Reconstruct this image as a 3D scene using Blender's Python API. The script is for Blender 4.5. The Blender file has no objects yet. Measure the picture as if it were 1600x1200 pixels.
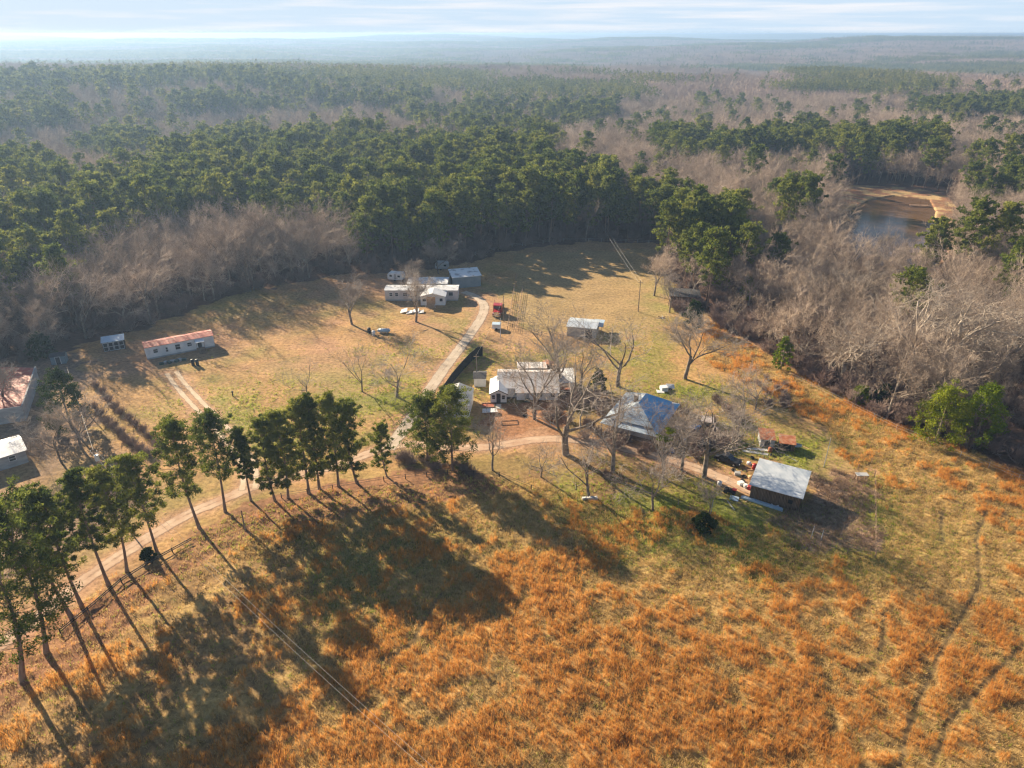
import bpy, math, random
import numpy as np
R = math.radians
rs = np.random.RandomState
scene = bpy.context.scene
C = scene.collection

# ---------------------------------------------------------------- camera, sky, sun, exposure
CAM_H, PITCH, FPX = 68.0, R(26.25), 1111.0
cam_d = bpy.data.cameras.new("camera"); cam = bpy.data.objects.new("camera", cam_d); C.objects.link(cam)
cam.location = (0, 0, CAM_H); cam.rotation_euler = (R(90) - PITCH, 0, 0)
cam_d.sensor_fit = 'HORIZONTAL'; cam_d.sensor_width = 36; cam_d.lens = 36 * FPX / 1600
cam_d.clip_start = 1; cam_d.clip_end = 60000
scene.camera = cam

SUN_EL, SUN_AZ = R(23), R(-44)          # azimuth measured from +Y, negative = towards -X
sx, sy, sz = math.cos(SUN_EL) * math.sin(SUN_AZ), math.cos(SUN_EL) * math.cos(SUN_AZ), math.sin(SUN_EL)
world = bpy.data.worlds.new("World"); scene.world = world; world.use_nodes = True
wn = world.node_tree; wn.nodes.clear()
def N(t, typ, **kw):
    n = t.nodes.new(typ)
    for k, v in kw.items():
        if k in n.inputs: n.inputs[k].default_value = v
        else: setattr(n, k, v)
    return n
sky = N(wn, 'ShaderNodeTexSky'); sky.sky_type = 'NISHITA'; sky.sun_disc = False
sky.sun_elevation = SUN_EL; sky.sun_rotation = SUN_AZ; sky.air_density = 1.0; sky.dust_density = 0.6; sky.ozone_density = 1.5; sky.altitude = 150
tc = N(wn, 'ShaderNodeTexCoord'); mp = N(wn, 'ShaderNodeMapping'); mp.inputs['Scale'].default_value = (5, 5, 110)
cn = N(wn, 'ShaderNodeTexNoise'); cn.inputs['Scale'].default_value = 1.0; cn.inputs['Detail'].default_value = 7; cn.inputs['Roughness'].default_value = .55
cr = N(wn, 'ShaderNodeValToRGB'); cr.color_ramp.elements[0].position = .44; cr.color_ramp.elements[1].position = .66
cm = N(wn, 'ShaderNodeMix', data_type='RGBA'); cw = N(wn, 'ShaderNodeMix', data_type='RGBA'); cw.inputs[6].default_value = (4.4, 5.5, 6.7, 1); cw.inputs[7].default_value = (6.2, 6.4, 6.8, 1); wn.links.new(cr.outputs[0], cw.inputs[0]); wn.links.new(cw.outputs[2], cm.inputs[7]); cm.inputs[7].default_value = (5.0, 5.9, 6.9, 1)
cf = N(wn, 'ShaderNodeMath', operation='MULTIPLY_ADD'); cf.inputs[1].default_value = .03; cf.inputs[2].default_value = .97
bg = N(wn, 'ShaderNodeBackground'); bg.inputs['Strength'].default_value = .050
wo = N(wn, 'ShaderNodeOutputWorld')
L = wn.links.new
L(tc.outputs['Generated'], mp.inputs['Vector']); L(mp.outputs[0], cn.inputs['Vector']); L(cn.outputs['Fac'], cr.inputs[0])
L(cr.outputs[0], cf.inputs[0]); sxz = N(wn, 'ShaderNodeSeparateXYZ'); L(tc.outputs['Generated'], sxz.inputs[0]); hm = N(wn, 'ShaderNodeMapRange', interpolation_type='SMOOTHSTEP'); hm.inputs[1].default_value = .05; hm.inputs[2].default_value = .16; hm.inputs[3].default_value = 1; hm.inputs[4].default_value = 0; L(sxz.outputs[2], hm.inputs[0]); cz = N(wn, 'ShaderNodeMath', operation='MULTIPLY'); L(cf.outputs[0], cz.inputs[0]); L(hm.outputs[0], cz.inputs[1]); L(cz.outputs[0], cm.inputs[0]); L(sky.outputs[0], cm.inputs[6]); L(cm.outputs[2], bg.inputs[0]); L(bg.outputs[0], wo.inputs[0])

sl = bpy.data.lights.new("sun", 'SUN'); so = bpy.data.objects.new("sun", sl); C.objects.link(so)
sl.energy = 5.0; sl.angle = R(.5); sl.color = (1, .83, .60)
so.rotation_euler = (math.pi / 2 - SUN_EL, 0, math.pi - SUN_AZ + 0.0)
import mathutils
so.rotation_euler = mathutils.Vector((sx, sy, sz)).to_track_quat('Z', 'Y').to_euler()
so.location = (-200, 200, 150)
HAZE_DENSITY = 0.00026

vs = scene.view_settings; vs.view_transform = 'Standard'; vs.look = 'None'; vs.exposure = 1.55; vs.gamma = 1; vs.use_curve_mapping = False
cy = scene.cycles
cy.max_bounces = 5; cy.diffuse_bounces = 2; cy.glossy_bounces = 2; cy.transmission_bounces = 2; cy.transparent_max_bounces = 6; cy.volume_bounces = 0
cy.use_denoising = True; cy.use_adaptive_sampling = True; cy.adaptive_threshold = .02
try: cy.denoiser = 'OPENIMAGEDENOISE'
except Exception: pass
scene.render.film_transparent = False
cy.pixel_filter_type = 'BLACKMAN_HARRIS'; cy.filter_width = 1.3

# ---------------------------------------------------------------- view geometry used to lay the place out
cp, sp_ = math.cos(PITCH), math.sin(PITCH)
def W(u, v, z=0.0):
    a = (u - 800) / FPX; b = (600 - v) / FPX
    t = (CAM_H - z) / (sp_ - cp * b)
    return (a * t, (cp + sp_ * b) * t)
def proj(x, y, z):
    dz = z - CAM_H
    f = y * cp - dz * sp_; up = y * sp_ + dz * cp
    f = np.maximum(f, .1)
    return 800 + FPX * x / f, 600 - FPX * up / f
def top_z(u, v, vt):
    x, y = W(u, v); b = (600 - vt) / FPX
    return CAM_H + y * (-sp_ + cp * b) / (cp + sp_ * b)
def inpoly(u, v, poly):
    r = np.zeros(np.shape(u), bool); n = len(poly)
    for i in range(n):
        x1, y1 = poly[i]; x2, y2 = poly[(i + 1) % n]
        if y1 == y2: continue
        c = ((y1 > v) != (y2 > v)) & (u < (x2 - x1) * (v - y1) / (y2 - y1) + x1)
        r ^= c
    return r
def sstep(a, b, x):
    t = np.clip((x - a) / (b - a), 0, 1); return t * t * (3 - 2 * t)
_lat = rs(7).rand(256, 256)
def vnoise(x, y):
    xi = np.floor(x).astype(int); yi = np.floor(y).astype(int); fx = x - xi; fy = y - yi
    fx = fx * fx * (3 - 2 * fx); fy = fy * fy * (3 - 2 * fy)
    g = lambda i, j: _lat[(xi + i) % 256, (yi + j) % 256]
    return (g(0, 0) * (1 - fx) + g(1, 0) * fx) * (1 - fy) + (g(0, 1) * (1 - fx) + g(1, 1) * fx) * fy
def fbm(x, y, s, o=4, off=0):
    r = 0; a = .5; tot = 0
    for k in range(o):
        r = r + a * vnoise(x / s + off + 17.3 * k, y / s - off + 9.1 * k); tot += a; a *= .55; s /= 2.03
    return r / tot
def H(x, y):
    x = np.asarray(x, float); y = np.asarray(y, float)
    m = sstep(330, 800, y)
    h = m * 44 * (fbm(x, y, 620, 2, 3.7) - .52)
    h += sstep(1200, 3500, y) * 120 * (fbm(x * .6, y, 1500, 2, 11.2) - .5)
    h += 30 * sstep(3500, 12000, y)
    h -= 9 * sstep(330, 480, y) * np.exp(-((x + 230) / 90) ** 2) * (1 - sstep(600, 800, y))
    return np.minimum(h, np.where(y < 7400, 46, 58))

# ---------------------------------------------------------------- custom properties and mesh helpers
def tag(o, label=None, cat=None, group=None, kind=None):
    if label: o['label'] = label
    if cat: o['category'] = cat
    if group: o['group'] = group
    if kind: o['kind'] = kind
    return o
def link(o, parent=None):
    C.objects.link(o)
    if parent: o.parent = parent
    return o
def empty(name, loc, rz, label, cat, group=None):
    o = bpy.data.objects.new(name, None); o.empty_display_size = .5
    o.location = loc; o.rotation_euler = (0, 0, rz); C.objects.link(o)
    return tag(o, label, cat, group)

class NM:
    """numpy mesh: triangles and quads with a material index"""
    def __init__(s): s.v = []; s.t = []; s.q = []; s.tm = []; s.qm = []; s.n = 0
    def tri(s, v, f, m=0):
        s.v.append(v); s.t.append(f + s.n); s.tm.append(np.full(len(f), m)); s.n += len(v)
    def quad(s, v, f, m=0):
        s.v.append(v); s.q.append(f + s.n); s.qm.append(np.full(len(f), m)); s.n += len(v)
    def merge(s, o, m):
        v = np.concatenate(o.v)
        if o.t: s.t.append(np.concatenate(o.t) + s.n); s.tm.append(np.full(len(s.t[-1]), m))
        if o.q: s.q.append(np.concatenate(o.q) + s.n); s.qm.append(np.full(len(s.q[-1]), m))
        s.v.append(v); s.n += len(v)
    def mesh(s, name, mats, smooth=False, col=None):
        me = bpy.data.meshes.new(name); v = np.concatenate(s.v)
        t = np.concatenate(s.t) if s.t else np.zeros((0, 3), int); q = np.concatenate(s.q) if s.q else np.zeros((0, 4), int)
        me.vertices.add(len(v)); me.vertices.foreach_set('co', v.astype(np.float32).ravel())
        li = np.concatenate([t.ravel(), q.ravel()]).astype(np.int32)
        me.loops.add(len(li)); me.loops.foreach_set('vertex_index', li)
        st = np.concatenate([np.arange(len(t)) * 3, len(t) * 3 + np.arange(len(q)) * 4]).astype(np.int32)
        me.polygons.add(len(st)); me.polygons.foreach_set('loop_start', st)
        mi = np.concatenate([np.concatenate(s.tm) if s.tm else np.zeros(0, int), np.concatenate(s.qm) if s.qm else np.zeros(0, int)]).astype(np.int32)
        me.polygons.foreach_set('material_index', mi)
        if smooth: me.polygons.foreach_set('use_smooth', np.ones(len(st), bool))
        for m in mats: me.materials.append(m)
        if col is not None:
            a = me.color_attributes.new('Col', 'FLOAT_COLOR', 'POINT')
            a.data.foreach_set('color', np.concatenate([col, np.ones((len(col), 1))], 1).astype(np.float32).ravel())
        me.update(calc_edges=True)
        return me
def nrm(a): return a / np.maximum(np.linalg.norm(a, axis=-1, keepdims=True), 1e-9)
def tubes(nm, P, Rr, n, m=0):
    Nn, k, _ = P.shape
    T = nrm(np.gradient(P, axis=1))
    ref = np.where(np.abs(T[..., 2:3]) < .85, np.array([0, 0, 1.]), np.array([1., 0, 0]))
    U = nrm(np.cross(T, ref)); V = np.cross(T, U)
    a = np.arange(n) * 2 * math.pi / n
    v = P[:, :, None] + Rr[:, :, None, None] * (U[:, :, None] * np.cos(a)[:, None] + V[:, :, None] * np.sin(a)[:, None])
    i = np.arange(Nn)[:, None, None] * k * n; j = np.arange(k - 1)[None, :, None] * n; c = np.arange(n)[None, None]; c2 = (c + 1) % n
    f = np.stack([i + j + c, i + j + c2, i + j + n + c2, i + j + n + c], -1).reshape(-1, 4)
    nm.quad(v.reshape(-1, 3), f, m)
def tricloud(nm, rg, c, rad, M, size, flat=.7, m=0, upb=0.0, el=1.0):
    n = len(c); c = np.repeat(c, M, 0); rad = np.repeat(rad, M)[:, None]
    d = nrm(rg.randn(n * M, 3)); p = c + d * rad * rg.rand(n * M, 1) ** .45 * np.array([1, 1, flat])
    a = nrm(rg.randn(n * M, 3) + d * .8 + np.array([0, 0, upb])); b = nrm(np.cross(a, rg.randn(n * M, 3)))
    s = size * (.6 + .8 * rg.rand(n * M, 1))
    v = np.stack([p + a * s * el, p - a * s * .5 * el + b * s * .5, p - a * s * .5 * el - b * s * .5], 1).reshape(-1, 3)
    nm.tri(v, np.arange(n * M * 3).reshape(-1, 3), m)

# ---------------------------------------------------------------- materials
def newmat(name):
    m = bpy.data.materials.new(name); m.use_nodes = True; t = m.node_tree; t.nodes.clear(); return m, t
def M(name, c1, c2=None, rough=.8, scale=3.0, bump=0, metal=0, stretch=(1, 1, 1), detail=4, pos=(.35, .65), rand=0.0, wave=None, spec=.3):
    m, t = newmat(name); c2 = c2 or c1
    tcn = N(t, 'ShaderNodeTexCoord'); mpn = N(t, 'ShaderNodeMapping'); mpn.inputs['Scale'].default_value = stretch
    nz = N(t, 'ShaderNodeTexNoise'); nz.inputs['Scale'].default_value = scale; nz.inputs['Detail'].default_value = detail
    rp = N(t, 'ShaderNodeValToRGB'); e = rp.color_ramp.elements
    e[0].position, e[1].position = pos; e[0].color = (*c1, 1); e[1].color = (*c2, 1)
    b = N(t, 'ShaderNodeBsdfPrincipled'); b.inputs['Roughness'].default_value = rough; b.inputs['Metallic'].default_value = metal; b.inputs['Specular IOR Level'].default_value = spec
    o = N(t, 'ShaderNodeOutputMaterial'); l = t.links.new
    l(tcn.outputs['Object'], mpn.inputs[0]); l(mpn.outputs[0], nz.inputs['Vector']); l(nz.outputs['Fac'], rp.inputs[0])
    src = rp.outputs[0]
    if rand:
        oi = N(t, 'ShaderNodeObjectInfo'); mr = N(t, 'ShaderNodeMapRange'); mr.inputs[3].default_value = 1 - rand; mr.inputs[4].default_value = 1 + rand
        hs = N(t, 'ShaderNodeHueSaturation'); l(oi.outputs['Random'], mr.inputs[0]); l(mr.outputs[0], hs.inputs['Value']); l(src, hs.inputs['Color']); src = hs.outputs[0]
    l(src, b.inputs['Base Color'])
    h = None
    if wave:
        wv = N(t, 'ShaderNodeTexWave'); wv.bands_direction = wave[0]; wv.inputs['Scale'].default_value = wave[1]; wv.inputs['Distortion'].default_value = 0
        l(tcn.outputs['Object'], wv.inputs['Vector']); h = wv.outputs['Fac']; bump = wave[2]
        dk = N(t, 'ShaderNodeMix', data_type='RGBA', blend_type='MULTIPLY'); dk.inputs[0].default_value = wave[3] if len(wave) > 3 else .25
        l(src, dk.inputs[6]); l(wv.outputs['Color'], dk.inputs[7]); l(dk.outputs[2], b.inputs['Base Color'])
    elif bump: h = nz.outputs['Fac']
    if h:
        bp = N(t, 'ShaderNodeBump'); bp.inputs['Distance'].default_value = bump; l(h, bp.inputs['Height']); l(bp.outputs[0], b.inputs['Normal'])
    l(b.outputs[0], o.inputs[0]); return m
def leafmat(name, c1, c2, scale=.5, trans=.35, rand=.25, huer=.02):
    m, t = newmat(name); l = t.links.new
    tcn = N(t, 'ShaderNodeTexCoord'); nz = N(t, 'ShaderNodeTexNoise'); nz.inputs['Scale'].default_value = scale; nz.inputs['Detail'].default_value = 3
    rp = N(t, 'ShaderNodeValToRGB'); e = rp.color_ramp.elements; e[0].position = .35; e[1].position = .68; e[0].color = (*c1, 1); e[1].color = (*c2, 1)
    oi = N(t, 'ShaderNodeObjectInfo'); mr = N(t, 'ShaderNodeMapRange'); mr.inputs[3].default_value = 1 - rand; mr.inputs[4].default_value = 1 + rand
    mh = N(t, 'ShaderNodeMapRange'); mh.inputs[3].default_value = .5 + huer; mh.inputs[4].default_value = .5 - huer
    hs = N(t, 'ShaderNodeHueSaturation'); df = N(t, 'ShaderNodeBsdfDiffuse'); tr = N(t, 'ShaderNodeBsdfTranslucent'); mx = N(t, 'ShaderNodeMixShader'); mx.inputs[0].default_value = trans
    o = N(t, 'ShaderNodeOutputMaterial')
    l(tcn.outputs['Object'], nz.inputs['Vector']); l(nz.outputs['Fac'], rp.inputs[0]); l(oi.outputs['Random'], mr.inputs[0]); l(oi.outputs['Random'], mh.inputs[0])
    l(mr.outputs[0], hs.inputs['Value']); l(mh.outputs[0], hs.inputs['Hue']); l(rp.outputs[0], hs.inputs['Color'])
    l(hs.outputs[0], df.inputs[0]); l(hs.outputs[0], tr.inputs[0]); l(df.outputs[0], mx.inputs[1]); l(tr.outputs[0], mx.inputs[2]); l(mx.outputs[0], o.inputs[0])
    return m
m_pine = leafmat('pine_needles', (.068, .096, .020), (.255, .275, .050), .35, .42, .28, .02)
m_pinefar = leafmat('pine_needles_far', (.085, .10, .024), (.24, .24, .055), .05, .3, .2, .02)
m_cedar = leafmat('cedar_leaves', (.09, .14, .010), (.26, .32, .025), .6, .35, .15)
m_holly = leafmat('dark_evergreen_leaves', (.025, .045, .012), (.07, .10, .025), .6, .25, .2)
m_brownleaf = leafmat('dry_brown_leaves', (.30, .12, .03), (.42, .20, .06), .8, .4, .1)
m_bark = M('pine_bark', (.16, .10, .07), (.30, .21, .15), .95, 1.5, .02, stretch=(1, 1, .3))
m_hbark = M('grey_bark', (.14, .11, .085), (.30, .25, .20), .95, 1.2, .02, rand=.15)
m_pale = M('pale_bark', (.27, .22, .175), (.43, .365, .29), .95, 1.2, .02, rand=.15)
m_twig = M('twigs', (.28, .215, .165), (.50, .395, .305), .95, .5, rand=.42)
m_twigpale = M('pale_twigs', (.32, .26, .205), (.50, .42, .335), .95, .5, rand=.1)
m_twignear = M('near_twigs', (.27, .225, .185), (.43, .365, .31), .95, .5, rand=.15)
m_twigfar = M('far_twigs', (.28, .205, .16), (.42, .32, .25), .95, .02, rand=.2)
m_shrub = M('shrub_twigs', (.20, .14, .115), (.34, .25, .21), .95, .6, rand=.2)
m_white = M('white_paint', (.62, .62, .62), (.78, .77, .75), .6, .8)
m_whiteroof = M('white_metal_roof', (.60, .61, .62), (.74, .74, .74), .38, .7, wave=('X', 1.6, .006, .06), spec=.5)
m_rustwhite = M('rust_stained_white_roof', (.60, .58, .57), (.50, .33, .22), .5, .55, stretch=(2.2, .5, 1), pos=(.45, .72), wave=('X', 1.6, .006, .08), spec=.5)
m_oldwhite = M('weathered_white_roof', (.68, .68, .67), (.30, .29, .28), .5, .7, pos=(.52, .66), spec=.4)
m_silver = M('silver_metal_roof', (.44, .49, .53), (.60, .63, .65), .45, .6, metal=.15, wave=('X', 1.6, .006, .07), spec=.5)
m_shadeblue = M('shade_sky_blue_roof', (.05, .30, .60), (.12, .42, .72), .4, .5, spec=.5, wave=('X', 1.6, .006, .06))  # sky fill on the shaded roof slopes, put into the base colour
m_red = M('red_rusty_roof', (.50, .09, .055), (.56, .24, .17), .6, .9, pos=(.5, .7), wave=('X', 1.4, .02, .2))
m_rust = M('rusty_tin', (.36, .11, .045), (.48, .26, .15), .75, 1.5, pos=(.4, .7), wave=('X', 1.6, .02, .25))
m_greymetal = M('grey_blue_metal_wall', (.20, .26, .29), (.25, .31, .34), .5, .8, wave=('X', 1.1, .02, .2))
m_greywall = M('weathered_grey_wall', (.30, .30, .30), (.42, .42, .41), .8, .8, stretch=(1, 1, 3))
m_darkroof = M('charcoal_shingles', (.05, .05, .055), (.09, .085, .085), .9, 3)
m_plank = M('brown_planks', (.13, .08, .05), (.26, .17, .11), .9, 2.5, stretch=(3, 3, .3), wave=('X', 1.4, .02, .55))
m_wood = M('bare_wood', (.22, .14, .09), (.36, .25, .17), .9, 2.5, stretch=(1, 1, .3))
m_tanwood = M('tan_timber', (.45, .27, .14), (.58, .38, .22), .85, 1.5)
m_pinkwall = M('faded_pink_siding', (.52, .44, .40), (.64, .57, .53), .8, .7)
m_black = M('black_fabric', (.008, .010, .012), (.014, .017, .018), .9, 2)
m_dark = M('dark_paint', (.02, .02, .022), (.035, .035, .04), .5, 2)
m_glass = M('dark_glass', (.02, .025, .03), (.03, .035, .045), .08, 1, spec=.6)
m_concrete = M('concrete', (.42, .40, .37), (.52, .50, .47), .9, 2)
m_pole = M('utility_pole_wood', (.20, .15, .11), (.32, .26, .20), .9, 2, stretch=(1, 1, .2))
m_galv = M('galvanised_steel', (.42, .44, .45), (.55, .56, .57), .45, 2, metal=.5)
m_wire = M('wire', (.40, .38, .35), (.45, .42, .40), .5, 1)
m_redpaint = M('red_paint', (.32, .015, .015), (.40, .03, .025), .3, 2, spec=.6)
m_bluepaint = M('blue_paint', (.03, .08, .20), (.05, .11, .26), .35, 2, spec=.6)
m_lightblue = M('pale_blue_paint', (.38, .50, .60), (.48, .58, .66), .4, 2)
m_rubber = M('rubber', (.02, .02, .02), (.03, .03, .03), .8, 2)
m_chrome = M('chrome', (.6, .6, .62), (.7, .7, .7), .2, 2, metal=.9)
m_redmulch = M('red_mulch', (.26, .07, .04), (.36, .12, .07), .95, 3)
m_green = M('green_plastic', (.03, .07, .06), (.05, .10, .08), .5, 2)

# ---------------------------------------------------------------- ground zones (albedo and where things grow)
CLEAR = [(-900, 640), (-100, 600), (0, 590), (60, 560), (130, 535), (205, 520), (262, 500), (330, 472), (420, 448), (520, 430), (600, 427), (720, 412), (800, 392), (900, 379), (1000, 378), (1052, 384),
         (1040, 430), (1060, 450), (1110, 490), (1130, 512), (1185, 540), (1240, 585), (1340, 638), (1440, 686), (1530, 715), (1620, 748), (2000, 900), (2600, 1100), (2600, 3000), (-1500, 3000)]
PONDCLR = [(1285, 288), (1340, 288), (1430, 293), (1478, 304), (1500, 330), (1502, 352), (1498, 392), (1450, 430), (1345, 424), (1285, 390), (1300, 340), (1310, 318)]
POND = [(1262, 385), (1285, 352), (1330, 326), (1360, 311), (1398, 305), (1452, 311), (1462, 330), (1458, 345), (1484, 368), (1480, 400), (1440, 425), (1340, 418), (1275, 398)]
GARDEN = [(1278, 735), (1358, 742), (1366, 872), (1300, 862), (1232, 842), (1195, 812), (1250, 790), (1268, 760)]
STRAW = [(-100, 1020), (60, 975), (130, 950), (210, 890), (300, 830), (380, 790), (440, 775), (560, 748), (640, 725), (700, 725), (770, 730), (800, 775), (700, 785), (600, 800), (500, 815), (430, 830), (360, 850), (300, 880), (200, 970), (120, 1050), (0, 1130), (-100, 1180)]
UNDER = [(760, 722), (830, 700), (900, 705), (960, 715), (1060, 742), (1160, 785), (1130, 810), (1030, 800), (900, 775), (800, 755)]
ROADS = {
 'dirt_road': ([(-120, 1075), (-20, 1022), (60, 965), (108, 925), (150, 893), (215, 850), (260, 822), (300, 800), (345, 782), (395, 760), (450, 745), (510, 732), (560, 715), (600, 700), (640, 692), (700, 700), (760, 700), (800, 692), (850, 685), (905, 687), (960, 697), (1020, 711), (1080, 728), (1130, 747), (1185, 772)], 2.2, 0),
 'gravel_driveway': ([(606, 702), (630, 672), (652, 640), (672, 608), (697, 572), (722, 540), (742, 512), (756, 490), (757, 474), (742, 462), (724, 456)], 2.3, 1),
 'track': ([(388, 765), (392, 738), (384, 715), (340, 662), (322, 645), (300, 622), (280, 600), (268, 582)], 2.6, 2),
}
def road_xy(name):
    p = np.array([W(*q) for q in ROADS[name][0]])
    for _ in range(3):
        q = np.empty((len(p) * 2 - 2, 2)); q[0::2] = p[:-1] * .75 + p[1:] * .25; q[1::2] = p[:-1] * .25 + p[1:] * .75
        p = np.concatenate([p[:1], q, p[-1:]])
    return p
def dist_line(x, y, p):
    d = np.full(np.shape(x), 1e9)
    for i in range(len(p) - 1):
        a, b = p[i], p[i + 1]; ab = b - a; L2 = (ab ** 2).sum() + 1e-9
        t = np.clip(((x - a[0]) * ab[0] + (y - a[1]) * ab[1]) / L2, 0, 1)
        d = np.minimum(d, np.hypot(x - a[0] - t * ab[0], y - a[1] - t * ab[1]))
    return d
RXY = {k: road_xy(k) for k in ROADS}
TRAILS = [[(1540, 800), (1525, 840), (1528, 880), (1530, 910), (1505, 960), (1478, 1000), (1465, 1030), (1440, 1080), (1420, 1130), (1405, 1200)],
          [(1600, 1005), (1565, 1040), (1545, 1060), (1510, 1100), (1480, 1130), (1465, 1170), (1450, 1220)],
          [(1472, 800), (1470, 825), (1474, 850)], [(1380, 960), (1378, 1000), (1372, 1020)], [(690, 925), (640, 1010), (600, 1030)],
          [(1340, 650), (1400, 672), (1480, 700), (1560, 740), (1640, 770)]]
TXY = [np.array([W(*q) for q in t]) for t in TRAILS]
OBLOB = [(760, 1010, 230, 90, .22), (1010, 1110, 240, 120, .2), (420, 1160, 120, 60, .12), (1510, 1050, 110, 130, .22), (1330, 635, 60, 18, .16), (1450, 700, 80, 24, .14), (1215, 615, 30, 16, .25),
         (1130, 560, 40, 26, .2), (1580, 760, 90, 40, .2), (620, 1170, 260, 70, .22), (1280, 1080, 150, 120, .15), (1450, 860, 130, 60, -.2), (1150, 880, 170, 55, -.25), (560, 880, 150, 60, -.1), (430, 1000, 110, 50, -.18), (1380, 700, 90, 40, -.08), (530, 1020, 50, 40, .15), (1250, 900, 60, 40, .1)]
GBLOB = [(1060, 815, 150, 45, .7), (1180, 860, 60, 30, .5), (960, 770, 90, 40, .2), (1150, 690, 60, 30, .45), (620, 620, 70, 35, .38), (400, 640, 130, 40, .2), (640, 550, 90, 12, .22), (740, 570, 25, 45, .3), (800, 560, 60, 12, .3), (850, 560, 60, 15, .25), (1080, 620, 90, 20, .35), (1040, 470, 30, 25, .3), (1000, 560, 60, 35, .2), (1260, 710, 40, 25, .4), (1340, 680, 40, 25, .15), (1380, 800, 40, 60, .3), (1250, 880, 200, 25, .25), (650, 690, 40, 20, .2), (420, 690, 60, 25, .2), (500, 870, 150, 50, .15), (330, 480, 40, 20, .15), (1450, 850, 60, 60, .15), (550, 950, 120, 60, .15)]
def blobs(u, v, L):
    r = 0
    for a, b, c, d, e in L: r = r + e * np.exp(-((u - a) / c) ** 2 - ((v - b) / d) ** 2)
    return r
def mixc(c, w, k):
    return c + (np.asarray(k) - c) * w[:, None]
def zones(x, y):
    """x, y flat arrays -> albedo (n,3) and dict of weights"""
    n1 = fbm(x, y, 14, 4, 1.3); n2 = fbm(x, y, 5, 3, 5.1); n3 = fbm(x, y, 1.6, 2, 8.8); n4 = fbm(x, y, 30, 3, 2.2)
    wx = x + 8.0 * (n2 - .5) + 2.0 * (n3 - .5); wy = y + 8.0 * (fbm(x, y, 5, 3, 15.1) - .5)
    u, v = proj(wx, wy, 0 * x); behind = y < 20
    u = np.where(behind, 800, u); v = np.where(behind, 2000, v)
    uu, vv = proj(x, y, 0 * x)
    clear = inpoly(u, v, CLEAR) | behind
    pondc = inpoly(uu, vv, PONDCLR) & (y > 150)
    ob = blobs(u, v, OBLOB); gb = blobs(u, v, GBLOB)
    # forest floor
    col = np.zeros((len(x), 3)) + np.array([.11, .062, .042])
    col = mixc(col, sstep(.4, .65, n1), (.17, .10, .068))
    # lawn and pasture
    lawn = np.zeros((len(x), 3)) + np.array([.38, .225, .095])
    lawn = mixc(lawn * (.8 + .4 * n3)[:, None], sstep(.45, .62, n1) * .6, (.36, .22, .12))
    lawn = mixc(lawn, np.clip(sstep(.36, .62, n4 * .6 + n2 * .4 + gb * .5 - .13) * .5, 0, 1), (.17, .18, .045))
    leaf = inpoly(u, v, [(120, 520), (560, 425), (720, 430), (780, 470), (640, 510), (560, 540), (430, 560), (330, 600), (200, 600)])
    lawn = mixc(lawn, leaf * .45 * sstep(.35, .6, n1), (.36, .19, .11))
    col = np.where(clear[:, None], lawn, col)
    left = inpoly(u, v, [(-900, 560), (60, 560), (130, 545), (150, 600), (160, 660), (240, 780), (120, 860), (-100, 960), (-900, 1200)])
    col = mixc(col, left * (.35 + .6 * sstep(.35, .6, n1)), (.24, .16, .105))
    # rough field
    field = inpoly(u, v, [(-900, 1500), (-100, 1050), (120, 950), (300, 830), (430, 790), (600, 755), (760, 735), (820, 760), (950, 780), (1100, 800), (1170, 815), (1240, 850), (1370, 880), (1368, 745), (1270, 660), (1200, 610), (1090, 560), (1110, 500), (1250, 585), (1450, 680), (1700, 780), (2700, 1100), (2700, 3100), (-1500, 3100)]) | behind
    ow = sstep(.50, .60, n1 * .3 + n2 * .3 + n3 * .4 + ob * .55 - .012) * field
    fcol = np.zeros((len(x), 3)) + np.array([.37, .245, .095])
    fcol = mixc(fcol, sstep(.46, .62, n2 * .6 + n4 * .4 + gb * .5) * .5, (.15, .155, .045))
    fcol = mixc(fcol, ow * .85, (.35, .20, .07))
    fcol *= (.42 + 1.05 * n3)[:, None]
    col = np.where(field[:, None], fcol, col); soft = field[:, None] * 0
    lb = inpoly(u, v, [(-400, 1000), (120, 955), (330, 855), (440, 830), (500, 930), (470, 1060), (500, 1300), (-400, 1300)]) * (1 - ow); col = mixc(col, lb * .55 * sstep(.3, .55, n4 * .5 + n2 * .5), (.27, .135, .075))
    hay = inpoly(u, v, [(800, 395), (1045, 390), (1040, 500), (1000, 530), (880, 520), (815, 500)])
    arc = np.sin((np.hypot(wx - 25, (wy - 240) * 1.0)) * 2.1) * .5 + .5
    col = mixc(col, hay * .8, (.34, .235, .105)); col = mixc(col, hay * arc * .35, (.24, .17, .08))
    st = inpoly(u, v, STRAW); col = mixc(col, st * (.55 + .35 * n2), (.25, .115, .068))
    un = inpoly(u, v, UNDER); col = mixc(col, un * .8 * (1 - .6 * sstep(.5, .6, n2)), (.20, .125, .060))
    ga = inpoly(u, v, GARDEN); col = mixc(col, ga * .9, (.38, .25, .17)); col = np.where(ga[:, None], col * (.7 + .6 * (np.sin((x * .9 + y * .45) * 3.6) * .5 + .5) * n3 * 1.3)[:, None], col)
    green = np.clip(gb * 1.3, 0, .75) * sstep(.3, .55, n2) * (~st); col = mixc(col, green * clear, (.19, .24, .04))
    # bare earth by the ranch and around the white house
    be = inpoly(u, v, [(745, 470), (800, 470), (830, 525), (860, 560), (800, 580), (755, 545), (740, 520)]); col = mixc(col, be * .55 * sstep(.3, .6, n2), (.42, .24, .13))
    be = inpoly(u, v, [(750, 628), (880, 625), (900, 660), (860, 690), (780, 685), (755, 660)]); col = mixc(col, be * .75, (.30, .13, .07))
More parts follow.
